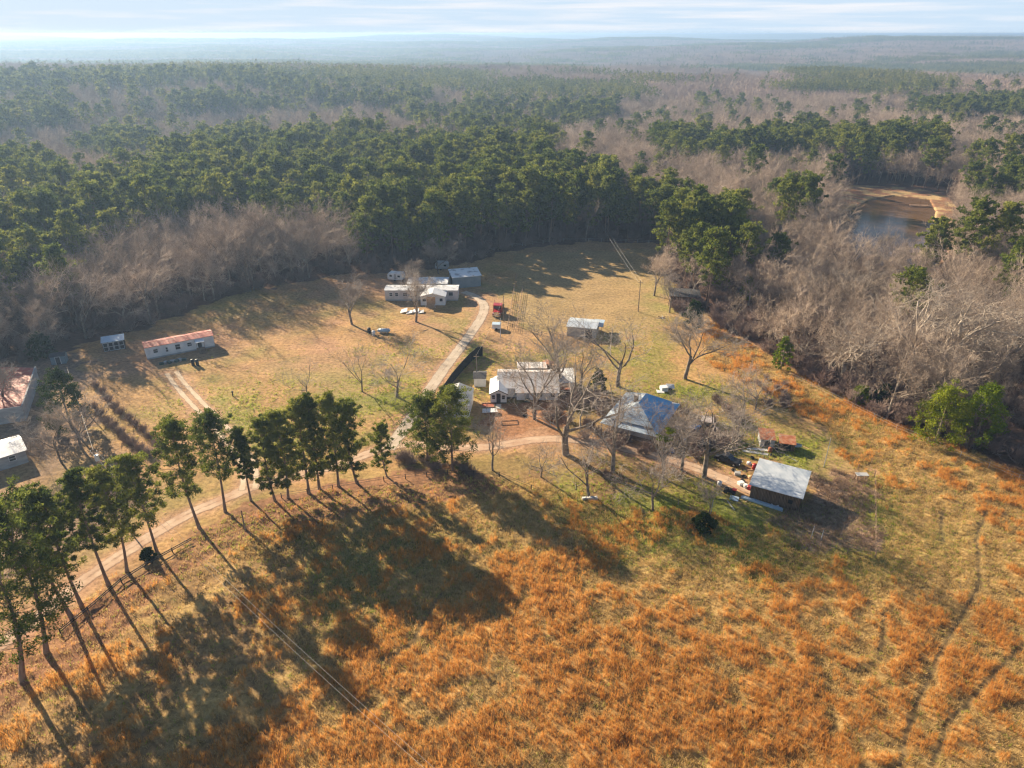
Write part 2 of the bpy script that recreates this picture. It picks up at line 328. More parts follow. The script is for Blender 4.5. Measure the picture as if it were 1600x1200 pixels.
    be = inpoly(u, v, [(740, 700), (860, 660), (880, 690), (960, 690), (1100, 725), (1190, 755), (1170, 790), (1060, 745), (900, 705), (800, 705)]); col = mixc(col, be * .5, (.36, .22, .13))
    rw = np.full(len(x), 1e9)
    for k in RXY: rw = np.minimum(rw, dist_line(x, y, RXY[k]) - ROADS[k][1] * .5)
    rd = (1 - sstep(.2, 2.2, rw + 1.2 * (n2 - .5))); col = mixc(col, rd * .75, (.38, .22, .13))
    tr = np.full(len(x), 1e9)
    for p in TXY[:5]: tr = np.minimum(tr, dist_line(x, y, p))
    tw = 1 - sstep(.12, .42, tr); col = mixc(col, tw * .9 * field, (.09, .065, .035))
    # pond banks
    col = np.where(pondc[:, None], np.array([.25, .13, .07]) + (np.array([.42, .29, .14]) - np.array([.25, .13, .07])) * sstep(.4, .6, n2)[:, None], col)
    # far fields and far canopy colour
    far = sstep(4500, 7000, y); c2 = mixc(np.zeros((len(x), 3)) + np.array([.055, .075, .035]), sstep(.45, .6, fbm(x, y * .5, 700, 3, 4.4)), (.17, .13, .10))
    ff = (y > 1090) & (y < 1610 + 40 * np.sin(x / 90)) & (x > .09 * y) & (x < .37 * y)
    col = mixc(col, far, 0); col = col + c2 * far[:, None]
    col = np.where(ff[:, None], np.array([.42, .27, .13]), col)
    return np.clip(col, .005, .9), dict(clear=clear, pond=pondc, field=field, orange=ow, road=rw, trail=tr, straw=st, garden=ga, under=un, n2=n2, n3=n3, gb=gb, u=u, v=v, farfield=ff, left=left)

def axis(a, b, step, lo, hi, g):
    c = list(np.arange(a, b + .01, step)); s = step; x = c[-1]
    while x < hi: s *= g; x += s; c.append(x)
    s = step; x = c[0]
    while x > lo: s *= g; x -= s; c.insert(0, x)
    return np.array(c)
gx = axis(-135, 235, .65, -14000, 14000, 1.06); gy = axis(38, 345, .65, -900, 15000, 1.045)
GX, GY = np.meshgrid(gx, gy); fx, fy = GX.ravel(), GY.ravel()
gcol, gz = zones(fx, fy)
fz = H(fx, fy)
pu, pv = proj(fx, fy, 0 * fx); inp = inpoly(pu, pv, POND) & (fy > 200)
fz = fz - inp * 1.0
fz = fz + (gz['field'] & (~gz['garden'])) * (gz['road'] > 3) * (gz['n3'] - .5) * .55 * (fy < 330) * (1 - (gz['trail'] < .4) * .5)
nx, ny = len(gx), len(gy)
i = np.arange(ny - 1)[:, None] * nx + np.arange(nx - 1)[None]
gm = NM(); gm.quad(np.stack([fx, fy, fz], 1), np.stack([i, i + 1, i + nx + 1, i + nx], -1).reshape(-1, 4))
m_ground, t = newmat('ground'); l = t.links.new
vc = N(t, 'ShaderNodeVertexColor'); vc.layer_name = 'Col'; tcn = N(t, 'ShaderNodeTexCoord')
nA = N(t, 'ShaderNodeTexNoise', Scale=1.3, Detail=9, Roughness=.72); nB = N(t, 'ShaderNodeTexNoise', Scale=.11, Detail=5, Roughness=.6)
l(tcn.outputs['Object'], nA.inputs['Vector']); l(tcn.outputs['Object'], nB.inputs['Vector'])
rA = N(t, 'ShaderNodeMapRange'); rA.inputs[1].default_value = .3; rA.inputs[2].default_value = .7; rA.inputs[3].default_value = .42; rA.inputs[4].default_value = 1.55
rB = N(t, 'ShaderNodeMapRange'); rB.inputs[1].default_value = .3; rB.inputs[2].default_value = .7; rB.inputs[3].default_value = .82; rB.inputs[4].default_value = 1.18
mm = N(t, 'ShaderNodeMath', operation='MULTIPLY'); vm = N(t, 'ShaderNodeVectorMath', operation='SCALE')
l(nA.outputs['Fac'], rA.inputs[0]); l(nB.outputs['Fac'], rB.inputs[0]); l(rA.outputs[0], mm.inputs[0]); l(rB.outputs[0], mm.inputs[1])
l(vc.outputs[0], vm.inputs[0]); l(mm.outputs[0], vm.inputs['Scale'])
b = N(t, 'ShaderNodeBsdfPrincipled'); b.inputs['Roughness'].default_value = .95; b.inputs['Specular IOR Level'].default_value = .1
bp = N(t, 'ShaderNodeBump'); bp.inputs['Distance'].default_value = .12; bp.inputs['Strength'].default_value = .8; l(nA.outputs['Fac'], bp.inputs['Height']); l(bp.outputs[0], b.inputs['Normal'])
l(vm.outputs[0], b.inputs['Base Color']); o = N(t, 'ShaderNodeOutputMaterial'); l(b.outputs[0], o.inputs[0])
ground = link(bpy.data.objects.new('ground', gm.mesh('ground', [m_ground], True, gcol))); tag(ground, kind='structure')

# water of the pond
px = [W(*p) for p in POND]
wm = bpy.data.meshes.new('water'); cxp = sum(p[0] for p in px) / len(px); cyp = sum(p[1] for p in px) / len(px)
wm.from_pydata([(cxp + (p[0] - cxp) * 1.04, cyp + (p[1] - cyp) * 1.04, -.3) for p in px], [], [list(range(len(px)))])
m_water, t = newmat('pond_water'); b = N(t, 'ShaderNodeBsdfPrincipled'); b.inputs['Base Color'].default_value = (.13, .075, .04, 1); b.inputs['Roughness'].default_value = .12; b.inputs['IOR'].default_value = 1.33; b.inputs['Specular IOR Level'].default_value = .22
nz = N(t, 'ShaderNodeTexNoise', Scale=1.2, Detail=3); bp = N(t, 'ShaderNodeBump'); bp.inputs['Distance'].default_value = .02; tcn = N(t, 'ShaderNodeTexCoord')
t.links.new(tcn.outputs['Object'], nz.inputs['Vector']); t.links.new(nz.outputs['Fac'], bp.inputs['Height']); t.links.new(bp.outputs[0], b.inputs['Normal']); o = N(t, 'ShaderNodeOutputMaterial'); t.links.new(b.outputs[0], o.inputs[0])
wm.materials.append(m_water); tag(link(bpy.data.objects.new('pond_water', wm)), kind='structure')

# roads: ribbons just above the ground, ragged edges by noise
def road_mat(name, c1, c2, kind):
    m, t = newmat(name); l = t.links.new
    at = N(t, 'ShaderNodeVertexColor'); at.layer_name = 'Col'; tcn = N(t, 'ShaderNodeTexCoord'); sp = N(t, 'ShaderNodeSeparateColor'); l(at.outputs[0], sp.inputs[0])
    n1 = N(t, 'ShaderNodeTexNoise', Scale=.45, Detail=9, Roughness=.75); n2 = N(t, 'ShaderNodeTexNoise', Scale=.35, Detail=6, Roughness=.65); l(tcn.outputs['Object'], n1.inputs['Vector']); l(tcn.outputs['Object'], n2.inputs['Vector'])
    rp = N(t, 'ShaderNodeValToRGB'); e = rp.color_ramp.elements; e[0].position = .35; e[1].position = .65; e[0].color = (*c1, 1); e[1].color = (*c2, 1); l(n2.outputs['Fac'], rp.inputs[0])
    b = N(t, 'ShaderNodeBsdfPrincipled'); b.inputs['Roughness'].default_value = .95; b.inputs['Specular IOR Level'].default_value = .1
    l(rp.outputs[0], b.inputs['Base Color'])
    s = N(t, 'ShaderNodeMath', operation='SUBTRACT'); l(sp.outputs[0], s.inputs[0]); l(n1.outputs['Fac'], s.inputs[1])
    mu = N(t, 'ShaderNodeMath', operation='MULTIPLY_ADD'); mu.inputs[1].default_value = 2.6; mu.inputs[2].default_value = .5; mu.use_clamp = True; l(s.outputs[0], mu.inputs[0])
    tr = N(t, 'ShaderNodeBsdfTransparent'); mx = N(t, 'ShaderNodeMixShader'); o = N(t, 'ShaderNodeOutputMaterial')
    l(mu.outputs[0], mx.inputs[0]); l(tr.outputs[0], mx.inputs[1]); l(b.outputs[0], mx.inputs[2]); l(mx.outputs[0], o.inputs[0]); return m
for idx, (k, c1, c2) in enumerate([('dirt_road', (.40, .25, .16), (.54, .40, .28)), ('gravel_driveway', (.38, .30, .22), (.53, .44, .34)), ('track', (.48, .36, .24), (.60, .48, .35))]):
    p = RXY[k]; w = ROADS[k][1]; tg = nrm(np.gradient(p, axis=0)); nn_ = np.stack([-tg[:, 1], tg[:, 0]], 1)
    prof = np.array([-1.25, -1, -.75, -.5, -.25, 0, .25, .5, .75, 1, 1.25]) * w / 2 * 1.25
    cov = {0: [0, .3, .62, .85, .76, .6, .76, .85, .62, .3, 0], 1: [0, .35, .7, .95, .85, .62, .85, .95, .7, .35, 0], 2: [0, .3, .8, .85, .4, .1, .4, .85, .8, .3, 0]}[idx]
    v = np.concatenate([p[:, None] + nn_[:, None] * prof[None, :, None], np.full((len(p), 11, 1), .03 + .012 * idx)], 2).reshape(-1, 3)
    i = np.arange(len(p) - 1)[:, None] * 11 + np.arange(10)[None]
    nm = NM(); nm.quad(v, np.stack([i, i + 1, i + 12, i + 11], -1).reshape(-1, 4))
    cc = np.tile(np.array(cov), len(p))[:, None].repeat(3, 1)
    tag(link(bpy.data.objects.new(k, nm.mesh(k, [road_mat(k, c1, c2, idx)], True, cc))), kind='structure')

# ---------------------------------------------------------------- grass of the field (nobody could count it)
def gz_at(x, y): return H(x, y)
rg = rs(11)
def scatter(n, x0, x1, y0, y1):
    return x0 + rg.rand(n) * (x1 - x0), y0 + rg.rand(n) * (y1 - y0)
def keep_view(x, y, mu=60, mv=40):
    u, v = proj(x, y, 0 * x); return (u > -mu) & (u < 1600 + mu) & (v < 1200 + mv) & (v > 0)
def blades(nm, rg, x, y, nb, h, w, spread, lean, h_j=.5):
    n = len(x); X = np.repeat(x, nb); Y = np.repeat(y, nb); k = n * nb
    bx = X + rg.randn(k) * spread; by = Y + rg.randn(k) * spread; hh = np.repeat(h * (1 - h_j / 2 + h_j * rg.rand(n)), nb) * (.7 + .5 * rg.rand(k))
    a = rg.rand(k) * 6.283; dx = np.cos(a) * w / 2; dy = np.sin(a) * w / 2; tx = bx + rg.randn(k) * lean * hh; ty = by + rg.randn(k) * lean * hh; z = -.05
    g0 = np.repeat((fbm(x, y, 1.6, 2, 8.8) - .5) * .5, nb); z = g0 - .05; hh = hh + g0
    v = np.stack([np.stack([bx - dx, by - dy, z + 0 * bx], 1), np.stack([bx + dx, by + dy, z + 0 * bx], 1), np.stack([tx + dx * .5, ty + dy * .5, hh], 1), np.stack([tx - dx * .5, ty - dy * .5, hh], 1)], 1).reshape(-1, 3)
    nm.quad(v, np.arange(k * 4).reshape(-1, 4))
def grassmat(name, c1, c2, scale, trans=.3):
    m, t = newmat(name); l = t.links.new
    tcn = N(t, 'ShaderNodeTexCoord'); nz = N(t, 'ShaderNodeTexNoise', Scale=scale, Detail=5, Roughness=.7); rp = N(t, 'ShaderNodeValToRGB'); e = rp.color_ramp.elements; e[0].position = .33; e[1].position = .67; e[0].color = (*c1, 1); e[1].color = (*c2, 1)
    df = N(t, 'ShaderNodeBsdfDiffuse'); tr = N(t, 'ShaderNodeBsdfTranslucent'); mx = N(t, 'ShaderNodeMixShader'); mx.inputs[0].default_value = trans; o = N(t, 'ShaderNodeOutputMaterial')
    l(tcn.outputs['Object'], nz.inputs['Vector']); l(nz.outputs['Fac'], rp.inputs[0]); l(rp.outputs[0], df.inputs[0]); l(rp.outputs[0], tr.inputs[0]); l(df.outputs[0], mx.inputs[1]); l(tr.outputs[0], mx.inputs[2]); l(mx.outputs[0], o.inputs[0]); return m
x, y = scatter(520000, -75, 180, 42, 175); k = keep_view(x, y); x, y = x[k], y[k]
_, z = zones(x, y)
ok = z['field'] & (z['road'] > .6) & (z['trail'] > .34) & (~z['garden'])
ko = ok & (rg.rand(len(x)) < z['orange'] * .62) & (~z['straw'] | (rg.rand(len(x)) < .15))
nm = NM(); blades(nm, rg, x[ko], y[ko], 7, .60, .034, .10, .22)
tag(link(bpy.data.objects.new('broomsedge_grass', nm.mesh('broomsedge_grass', [grassmat('broomsedge', (.45, .175, .035), (.76, .42, .12), 2.2, .48)]))), 'tall orange broomsedge grass growing in patches over the field', 'grass', kind='stuff')
kt = ok & ~ko & (rg.rand(len(x)) < np.where(z['straw'] | ((z['u'] < 440) & (z['v'] > 870)), .22, .65))
nm = NM(); blades(nm, rg, x[kt], y[kt], 5, .30, .05, .14, .6)
tag(link(bpy.data.objects.new('dry_grass', nm.mesh('dry_grass', [grassmat('dry_grass', (.38, .25, .085), (.72, .52, .24), 1.6, .45)]))), 'short straw coloured grass clumps lying over the field', 'grass', kind='stuff')
kg = (~((z['u'] < 470) & (z['v'] > 860) & (rg.rand(len(x)) < .7))) & z['clear'] & (z['road'] > .8) & (z['trail'] > .3) & ~ko & ~kt & (rg.rand(len(x)) < np.where(z['field'], np.clip(.12 + z['gb'] * 1.5, .1, .8), np.clip(z['gb'] * 1.2, .0, .6)) * np.where(y > 140, .4, 1))
nm = NM(); blades(nm, rg, x[kg], y[kg], 6, .22, .07, .12, .6)
tag(link(bpy.data.objects.new('green_grass', nm.mesh('green_grass', [grassmat('green_grass', (.20, .26, .03), (.48, .50, .10), .5, .5)]))), 'low green grass clumps between the dry grass', 'grass', kind='stuff')

kgd = z['garden'] & (rg.rand(len(x)) < .35)
nm = NM(); blades(nm, rg, x[kgd], y[kgd], 7, .5, .05, .16, .5)
tag(link(bpy.data.objects.new('dead_stalks', nm.mesh('dead_stalks', [grassmat('dead_stalks', (.20, .13, .09), (.44, .31, .21), 1)]))), 'brown dead stalks covering the fenced garden plot', 'dead stalks', kind='stuff')
# ---------------------------------------------------------------- trees
def grow(rg, P0, D0, L0, R0, levels, rmin=.020):
    """vectorised branching; returns list of (P (N,k,3), R (N,k), sides)"""
    out = []; P0 = np.atleast_2d(P0).astype(float); D0 = nrm(np.atleast_2d(D0).astype(float)); L0 = np.atleast_1d(L0).astype(float); R0 = np.atleast_1d(R0).astype(float)
    for lv in levels:
        n, k = len(P0), lv['k']; P = np.zeros((n, k, 3)); P[:, 0] = P0; d = D0.copy(); T = np.zeros((n, k, 3)); T[:, 0] = d
        for j in range(1, k):
            d = nrm(d + rg.randn(n, 3) * lv['wob'] + np.array([0, 0, lv['up']])); P[:, j] = P[:, j - 1] + d * (L0 / (k - 1))[:, None]; T[:, j] = d
        s = np.linspace(0, 1, k); Rr = R0[:, None] * (1 - (1 - lv['tap']) * s[None])
        out.append((P, Rr, lv['n']))
        c = lv.get('c', 0)
        if not c: break
        tt = np.clip(lv['t0'] + (1 - lv['t0']) * (np.arange(c)[None] + rg.rand(n, c)) / c, 0, .999); tt[:, -1] = .999
        f = tt * (k - 1); i0 = f.astype(int); fr = (f - i0)[..., None]; I = np.arange(n)[:, None]
        Pc = P[I, i0] * (1 - fr) + P[I, np.minimum(i0 + 1, k - 1)] * fr; Tc = T[I, np.minimum(i0 + 1, k - 1)]
        ang = R(lv['a']) * (.6 + .8 * rg.rand(n, c)); ang[:, -1] *= .4
        pr = nrm(np.cross(Tc, rg.randn(n, c, 3)))
        Dc = nrm(Tc * np.cos(ang)[..., None] + pr * np.sin(ang)[..., None] + np.array([0, 0, lv.get('cu', .15)]))
        Lc = L0[:, None] * lv['lr'] * (.65 + .6 * rg.rand(n, c)) * (1.15 - .4 * tt)
        Rc = (R0[:, None] * (1 - (1 - lv['tap']) * tt)) * lv['rr'] * (.75 + .35 * rg.rand(n, c))
        P0, D0, L0, R0 = Pc.reshape(-1, 3), Dc.reshape(-1, 3), Lc.ravel(), np.maximum(Rc.ravel(), rmin)
    return out
def bare_tree(seed, h, spread=1.0, dens=4, fork=.28, levels=5, thick=1.0, lean=(0, 0), tw=3, rmin=.020):
    """returns trunk mesh data and crown mesh data"""
    rg = rs(seed); r0 = .022 * h * thick
    lv = [dict(k=6, wob=.05, up=.06, tap=.75, n=7, c=4, t0=.55, a=40 * spread, lr=1.75, rr=.62, cu=.18),
          dict(k=7, wob=.14, up=.07, tap=.42, n=6, c=6, t0=.25, a=46 * spread, lr=.60, rr=.58, cu=.12),
          dict(k=5, wob=.18, up=.05, tap=.40, n=4, c=dens + 1, t0=.22, a=42, lr=.56, rr=.58, cu=.12),
          dict(k=4, wob=.20, up=.04, tap=.45, n=3, c=dens, t0=.12, a=44, lr=.66, rr=.62, cu=.10),
          dict(k=3, wob=.22, up=.03, tap=.45, n=3, c=tw, t0=.12, a=42, lr=.75, rr=.75, cu=.08),
          dict(k=3, wob=.22, up=.02, tap=.5, n=3)][:levels + 1]
    lv[-1] = dict(lv[-1]); lv[-1].pop('c', None)
    o = grow(rg, (0, 0, -.2), (lean[0], lean[1], 1), h * fork, r0, lv, rmin)
    zmax = max(p[0][..., 2].max() for p in o); s = h / zmax
    tr = NM(); cr = NM()
    for i_, (P, Rr, n) in enumerate(o):
        P = P * s
        tubes(tr if i_ < 2 else cr, P, Rr, n)
    return tr, cr
def pine_tree(seed, h, w, cb=.35, nb=46, tpc=34, size=.34, lean=(0, 0), rtr=.0125, clr=.85, lowp=.45, tel=1.0):
    rg = rs(seed); k = 9; s = np.linspace(0, 1, k); bend = rg.randn(2) * .03
    ax = np.stack([lean[0] * h * s + bend[0] * h * np.sin(s * 3), lean[1] * h * s + bend[1] * h * np.sin(s * 2.5), -.2 + s * (h + .0)], 1)
    tr = NM(); cr = NM(); r0 = h * rtr
    tubes(tr, ax[None], (r0 * (1 - .85 * s) + r0 * .35 * np.exp(-s * 30))[None], 7)
    t = cb + (1 - cb) * ((np.arange(nb) + rg.rand(nb)) / nb) ** .9; q = (t - cb) / (1 - cb)
    prof = np.sqrt(np.maximum(1 - q ** 2.4, 0)) * (lowp + (1 - lowp) * np.minimum(1, q * 2.6 + .15)); prof = np.maximum(prof, .12)
    ln = w * prof * (.55 + .6 * rg.rand(nb)); az = np.arange(nb) * 2.4 + rg.rand(nb) * 1.2; el = R(8) + R(40) * q + rg.randn(nb) * .15
    base = np.stack([np.interp(t, s, ax[:, 0]), np.interp(t, s, ax[:, 1]), np.interp(t, s, ax[:, 2])], 1)
    d = np.stack([np.cos(az) * np.cos(el), np.sin(az) * np.cos(el), np.sin(el)], 1)
    kk = 4; st = np.linspace(0, 1, kk); P = base[:, None] + d[:, None] * (ln[:, None] * st)[..., None] + np.array([0, 0, 1.]) * (ln[:, None] * st ** 2 * .18)[..., None]
    tubes(tr, P, (.055 * (1 - .8 * st))[None] * (.6 + .7 * rg.rand(nb, 1)), 3)
    cs = []; rr = []
    for f, keep in ((1, 1), (.72, .8), (.45, .35)):
        m = rg.rand(nb) < keep; c = base[m] + d[m] * (ln[m] * f)[:, None] + np.array([0, 0, .18]) * (ln[m] * f ** 2)[:, None] + rg.randn(m.sum(), 3) * .35 * w / 3.2
        cs.append(c); rr.append((.5 + .5 * rg.rand(m.sum())) * clr * w / 3.2)
    cs.append(ax[-1:] + rg.randn(5, 3) * .3); rr.append(np.full(5, .6 * clr * w / 3.2))
    tricloud(cr, rg, np.concatenate(cs), np.concatenate(rr), tpc, size, .62, 0, .5, tel)
    return tr, cr
def cedar_tree(seed, h, w, n=240, tpc=40, size=.22, base=.04):
    rg = rs(seed); tr = NM(); cr = NM(); s = np.linspace(0, 1, 5)
    tubes(tr, np.stack([0 * s, 0 * s, -.2 + s * h * .85], 1)[None], (.02 * h * (1 - .8 * s))[None], 6)
    q = rg.rand(n) ** .8; az = rg.rand(n) * 6.283; lump = 1 + .22 * np.sin(az * 3 + q * 7 + seed) + .12 * np.sin(az * 7 - q * 11)
    r = w / 2 * np.sqrt(np.maximum(1 - q ** 1.7, 0)) * (.35 + .65 * np.minimum(1, q * 5 + .4)) * lump * (.7 + .35 * rg.rand(n))
    c = np.stack([np.cos(az) * r, np.sin(az) * r, h * (base + (1 - base) * q) * (.96 + .05 * rg.randn(n))], 1)
    tricloud(cr, rg, c, w * .09 * (.7 + .6 * rg.rand(n)), tpc, size, .8, 0, .3)
    return tr, cr
def shrub(seed, h, w, n=38, twn=3, leaves=0):
    rg = rs(seed); nm = NM(); a = rg.rand(n) * 6.283; t = rg.rand(n) ** .6
    D = np.stack([np.cos(a) * t * w / h * .6, np.sin(a) * t * w / h * .6, np.ones(n) * (.6 + .4 * rg.rand(n))], 1)
    P0 = np.stack([rg.randn(n) * w * .12, rg.randn(n) * w * .12, np.full(n, -.05)], 1)
    o = grow(rg, P0, D, h * (.55 + .4 * rg.rand(n)), np.full(n, .03), [dict(k=4, wob=.15, up=.05, tap=.5, n=3, c=5, t0=.2, a=38, lr=.5, rr=.7), dict(k=3, wob=.2, up=.03, tap=.5, n=3, c=twn, t0=.1, a=38, lr=.6, rr=.75), dict(k=3, wob=.2, up=0, tap=.6, n=3)])
    for P, Rr, s in o: tubes(nm, P, Rr, s)
    return nm

def place_tree(name, parts, loc, rz, sc, label, cat, group=None):
    e = empty(name, loc, rz, label, cat, group); e.scale = (sc, sc, sc) if not hasattr(sc, '__len__') else sc
    for nm_, me in parts: link(bpy.data.objects.new(nm_, me), e)
    return e
def tm(trcr, tmat, cmat, nm_='tree'):
    return [('trunk', trcr[0].mesh(nm_ + '_trunk', [tmat], True)), ('crown', trcr[1].mesh(nm_ + '_crown', [cmat]))]

# --- the row of pines along the dirt road (base pixel, top pixel row, crown half width in metres)
row = [(-28, 1100, 840, 3.0, 'tall pine at the far left end of the road row, partly out of frame'),
       (34, 1062, 815, 3.2, 'pine in the lower left corner of the photo, left of the rail fence end'),
       (72, 1020, 800, 3.1, 'shorter dense pine beside the rail fence end, near the left edge'),
       (112, 965, 775, 2.7, 'leaning pine with the longest bare trunk, just above the left fence end'),
       (128, 948, 768, 2.2, 'thin pine standing close behind the leaning long trunked pine'),
       (170, 915, 742, 2.3, 'slim straight pine second left of the curved trunk pine by the road'),
       (198, 893, 738, 2.4, 'pine with a low branch over the road, left of the curved trunk pine'),
       (245, 862, 716, 2.7, 'pine with a curved trunk and one sided crown below the transformer pole'),
       (312, 826, 664, 2.8, 'big open crowned pine standing alone at the bend of the dirt road'),
       (352, 800, 656, 2.7, 'dense round topped pine right of the open crowned pine by the bend'),
       (392, 782, 670, 1.5, 'small slender pine in the gap where the grassy track meets the road'),
       (430, 783, 658, 2.2, 'leftmost pine of the close set central row'),
       (450, 778, 646, 2.1, 'second pine from the left in the close set central row'),
       (483, 771, 632, 2.3, 'third pine from the left in the close set central row'),
       (499, 764, 622, 2.0, 'fourth pine from the left in the central row, tallest and slim'),
       (529, 760, 620, 2.4, 'fifth pine from the left in the central row'),
       (558, 755, 627, 2.5, 'rightmost and broadest pine of the close set central row'),
       (605, 745, 662, 1.5, 'sparse thin pine in the gap between the two pine groups'),
       (668, 722, 626, 3.0, 'wide low pine in front of the grey garage, left of its neighbour'),
       (707, 735, 612, 3.3, 'large spreading pine hiding the grey garage roof')]
for i, (u, v, vt, hw, lab) in enumerate(row):
    x, y = W(u, v); h = top_z(u, v, vt)
    low = i >= 11
    parts = tm(pine_tree(100 + i, h, hw * (1.7 if i < 3 else 1.34 if i % 3 else 1.5), cb=(.12 if i >= 18 else .17 if low else .2 if i < 3 else .36), nb=(84 if low else 74), tpc=(30 if i == 17 else 62), size=.155, rtr=.0135, clr=.74, lowp=(.66 if low else .5), tel=1.7,
                         lean=((-.06, .02) if i == 3 else (-.03, 0) if i in (7, 8) else (0, 0))), m_bark, m_pine, 'road_pine')
    place_tree('pine_tree', parts, (x, y, 0), 0, 1, lab, 'pine tree', 'pines lining the dirt road')

# --- single bare trees: base px, top row, spread, density, fork, thick, label
bare = [(550, 507, 414, 1.0, 5, .26, 1.0, 'broad bare tree left of the white mobile home, barrels at its foot'),
        (650, 503, 402, .9, 5, .30, .9, 'bare tree in front of the white mobile home casting a long shadow over the driveway'),
        (685, 428, 364, .9, 6, .25, .9, 'pale round headed bare tree left of the grey blue metal shed'),
        (645, 445, 398, .9, 5, .25, .8, 'smaller bare tree right behind the white mobile home roof'),
        (481, 620, 556, 1.1, 2, .22, .8, 'small sparse bare tree on the lawn, leftmost of the lawn trees'),
        (566, 612, 540, .9, 2, .28, .8, 'thin bare tree on the lawn, middle of three above the pine row'),
        (620, 620, 532, 1.3, 4, .28, 1.2, 'spreading bare tree on green lawn left of the gravel driveway'),
        (1022, 462, 378, .8, 5, .20, .9, 'upright bare tree at the right corner of the mown hay field'),
        (1046, 488, 415, .8, 4, .25, .8, 'bare tree in front of the old brown shed'),
        (1070, 592, 480, 1.15, 6, .18, 1.0, 'broad many stemmed bare tree on green grass right of the junk pile'),
        (965, 604, 470, .9, 3, .32, 1.1, 'bare tree with two long leaning stems behind the blue roofed house'),
        (905, 612, 500, .8, 4, .3, .9, 'bare tree between the white house and the dark cedar'),
        (872, 610, 488, .9, 5, .4, 1.0, 'tall bare tree rising behind the right end of the white house'),
        (884, 710, 540, 1.25, 4, .24, 1.5, 'massive bare tree beside the dirt road in front of the farmhouse'),
        (957, 737, 575, 1.0, 4, .20, 1.35, 'large bare tree with several stems in front of the blue roofed house'),
        (920, 776, 668, 1.0, 3, .28, 1.3, 'forked bare tree with thick trunk below the road, white stones at its foot'),
        (845, 745, 672, 1.3, 3, .35, .8, 'crooked low bare tree leaning left over the dirt road'),
        (1020, 796, 692, 1.0, 4, .42, 1.1, 'bare tree with shaggy broken crown standing lowest on the green slope'),
        (1035, 748, 640, 1.0, 5, .25, 1.0, 'twiggy bare tree with mistletoe clumps near the corner of the blue roof'),
        (1100, 745, 590, 1.1, 4, .26, 1.1, 'tall bare tree beside the road left of the plank barn'),
        (1150, 705, 580, 1.0, 4, .3, .8, 'wide pale bare tree behind the parked cars'),
        (770, 735, 632, .7, 3, .40, .7, 'slender bare tree right of the large spreading pine'),
        (1107, 806, 738, .7, 3, .4, .6, 'small thin bare tree right above the dark green bush'),
        (835, 655, 520, .9, 5, .3, .9, 'bare tree overhanging the right end of the farmhouse roof'),
        (1065, 735, 612, 1.0, 4, .3, .9, 'pale bare tree right of the blue roof corner beside the road'),
        (1180, 640, 560, 1.0, 4, .25, .8, 'wide bare tree in rough grass above the rusty pens'),
        (128, 702, 610, 1.1, 5, .25, 1.0, 'dense grey bare tree in the left yard beside the shrub rows'),
        (95, 720, 640, 1.1, 5, .25, .9, 'low bare tree in the left yard above the white roof'),
        (12, 640, 540, 1.1, 5, .3, 1.0, 'bare tree whose branches cross the long red roof at the left edge')]
for i, (u, v, vt, spd, dens, fork, thick, lab) in enumerate(bare):
    x, y = W(u, v); h = top_z(u, v, vt) * (1.12 if i in (10, 12, 13, 19) else 1)
    tr, cr = bare_tree(300 + i, h, spd, dens, fork, 5, thick * (.62 if thick > 1 else .85), lean=((-.35, 0) if i == 16 else (0, 0)), rmin=(.016 if v > 560 else .018), tw=(2 if i in (11, 15, 16, 18, 25, 26) else 3 if i in (13, 14, 17, 19) else 4 if dens > 3 else 3))
    parts = tm((tr, cr), m_hbark, m_twignear if v > 480 else m_twig, 'bare_tree')
    wd = 1.45 if i in (12, 13, 9, 6, 19, 10) else 1.15
    t_ = place_tree('bare_tree', parts, (x, y, 0), i * 1.3, (wd, wd, 1), lab, 'bare tree', 'bare trees around the houses')
    if i == 18:
        for kx, ky, kz in ((.8, .3, .75), (-.9, .2, .55), (.3, -.9, .62)):
            mn = NM(); tricloud(mn, rs(i), np.array([[kx, ky, kz * h]]) + rs(3).randn(8, 3) * .3, np.full(8, .35), 60, .14)
            link(bpy.data.objects.new('mistletoe', mn.mesh('mistletoe', [m_cedar])), t_)

# --- evergreens that stand apart
for i, (u, v, vt, w, mat_, lab) in enumerate([(1220, 577, 528, 4.2, m_cedar, 'small bright green cedar at the wood edge beside orange grass'),
        (1462, 690, 606, 9.0, m_cedar, 'large bright green cedar on the right, left one of the pair by the field fence'),
        (1523, 690, 602, 8.2, m_cedar, 'bright green cedar nearest the right edge, right one of the pair by the field fence'),
        (1452, 655, 600, 4.0, m_cedar, 'thin green cedar rising behind the pair by the field fence'),
        (1343, 630, 603, 3.6, m_cedar, 'low green cedar bush at the field fence, leftmost on that edge'),
        (1378, 630, 600, 3.0, m_holly, 'small dark cedar between grey shrubs at the field fence'),
        (934, 612, 578, 3.6, m_holly, 'dark cedar behind the blue roofed house'),
        (1100, 826, 806, 3.6, m_holly, 'low dark green bush alone on the green slope below the road'),
        (112, 668, 578, 8.0, m_holly, 'wide dark evergreen in the left yard near the long red roof'),
        (68, 558, 520, 5.5, m_holly, 'dark evergreen under the bare trees above the left yard'),
        (1165, 470, 428, 4.5, m_cedar, 'green cedar at the wood edge above the wide bare tree'),
        (1128, 452, 416, 5.0, m_cedar, 'yellow green cedar at the wood edge right of the old brown shed'),
        (1082, 512, 470, 5.0, m_holly, 'greyish green evergreen in front of the old brown shed'),
        (232, 872, 858, 2.0, m_holly, 'small dark bush beside the rail fence under the curved trunk pine')]):
    x, y = W(u, v); h = max(top_z(u, v, vt), 1.5)
    place_tree('cedar_tree', tm(cedar_tree(500 + i, h, w, n=int(60 + 16 * w), tpc=46, size=.20), m_hbark, mat_, 'cedar'), (x, y, 0), 0, 1, lab, 'evergreen')
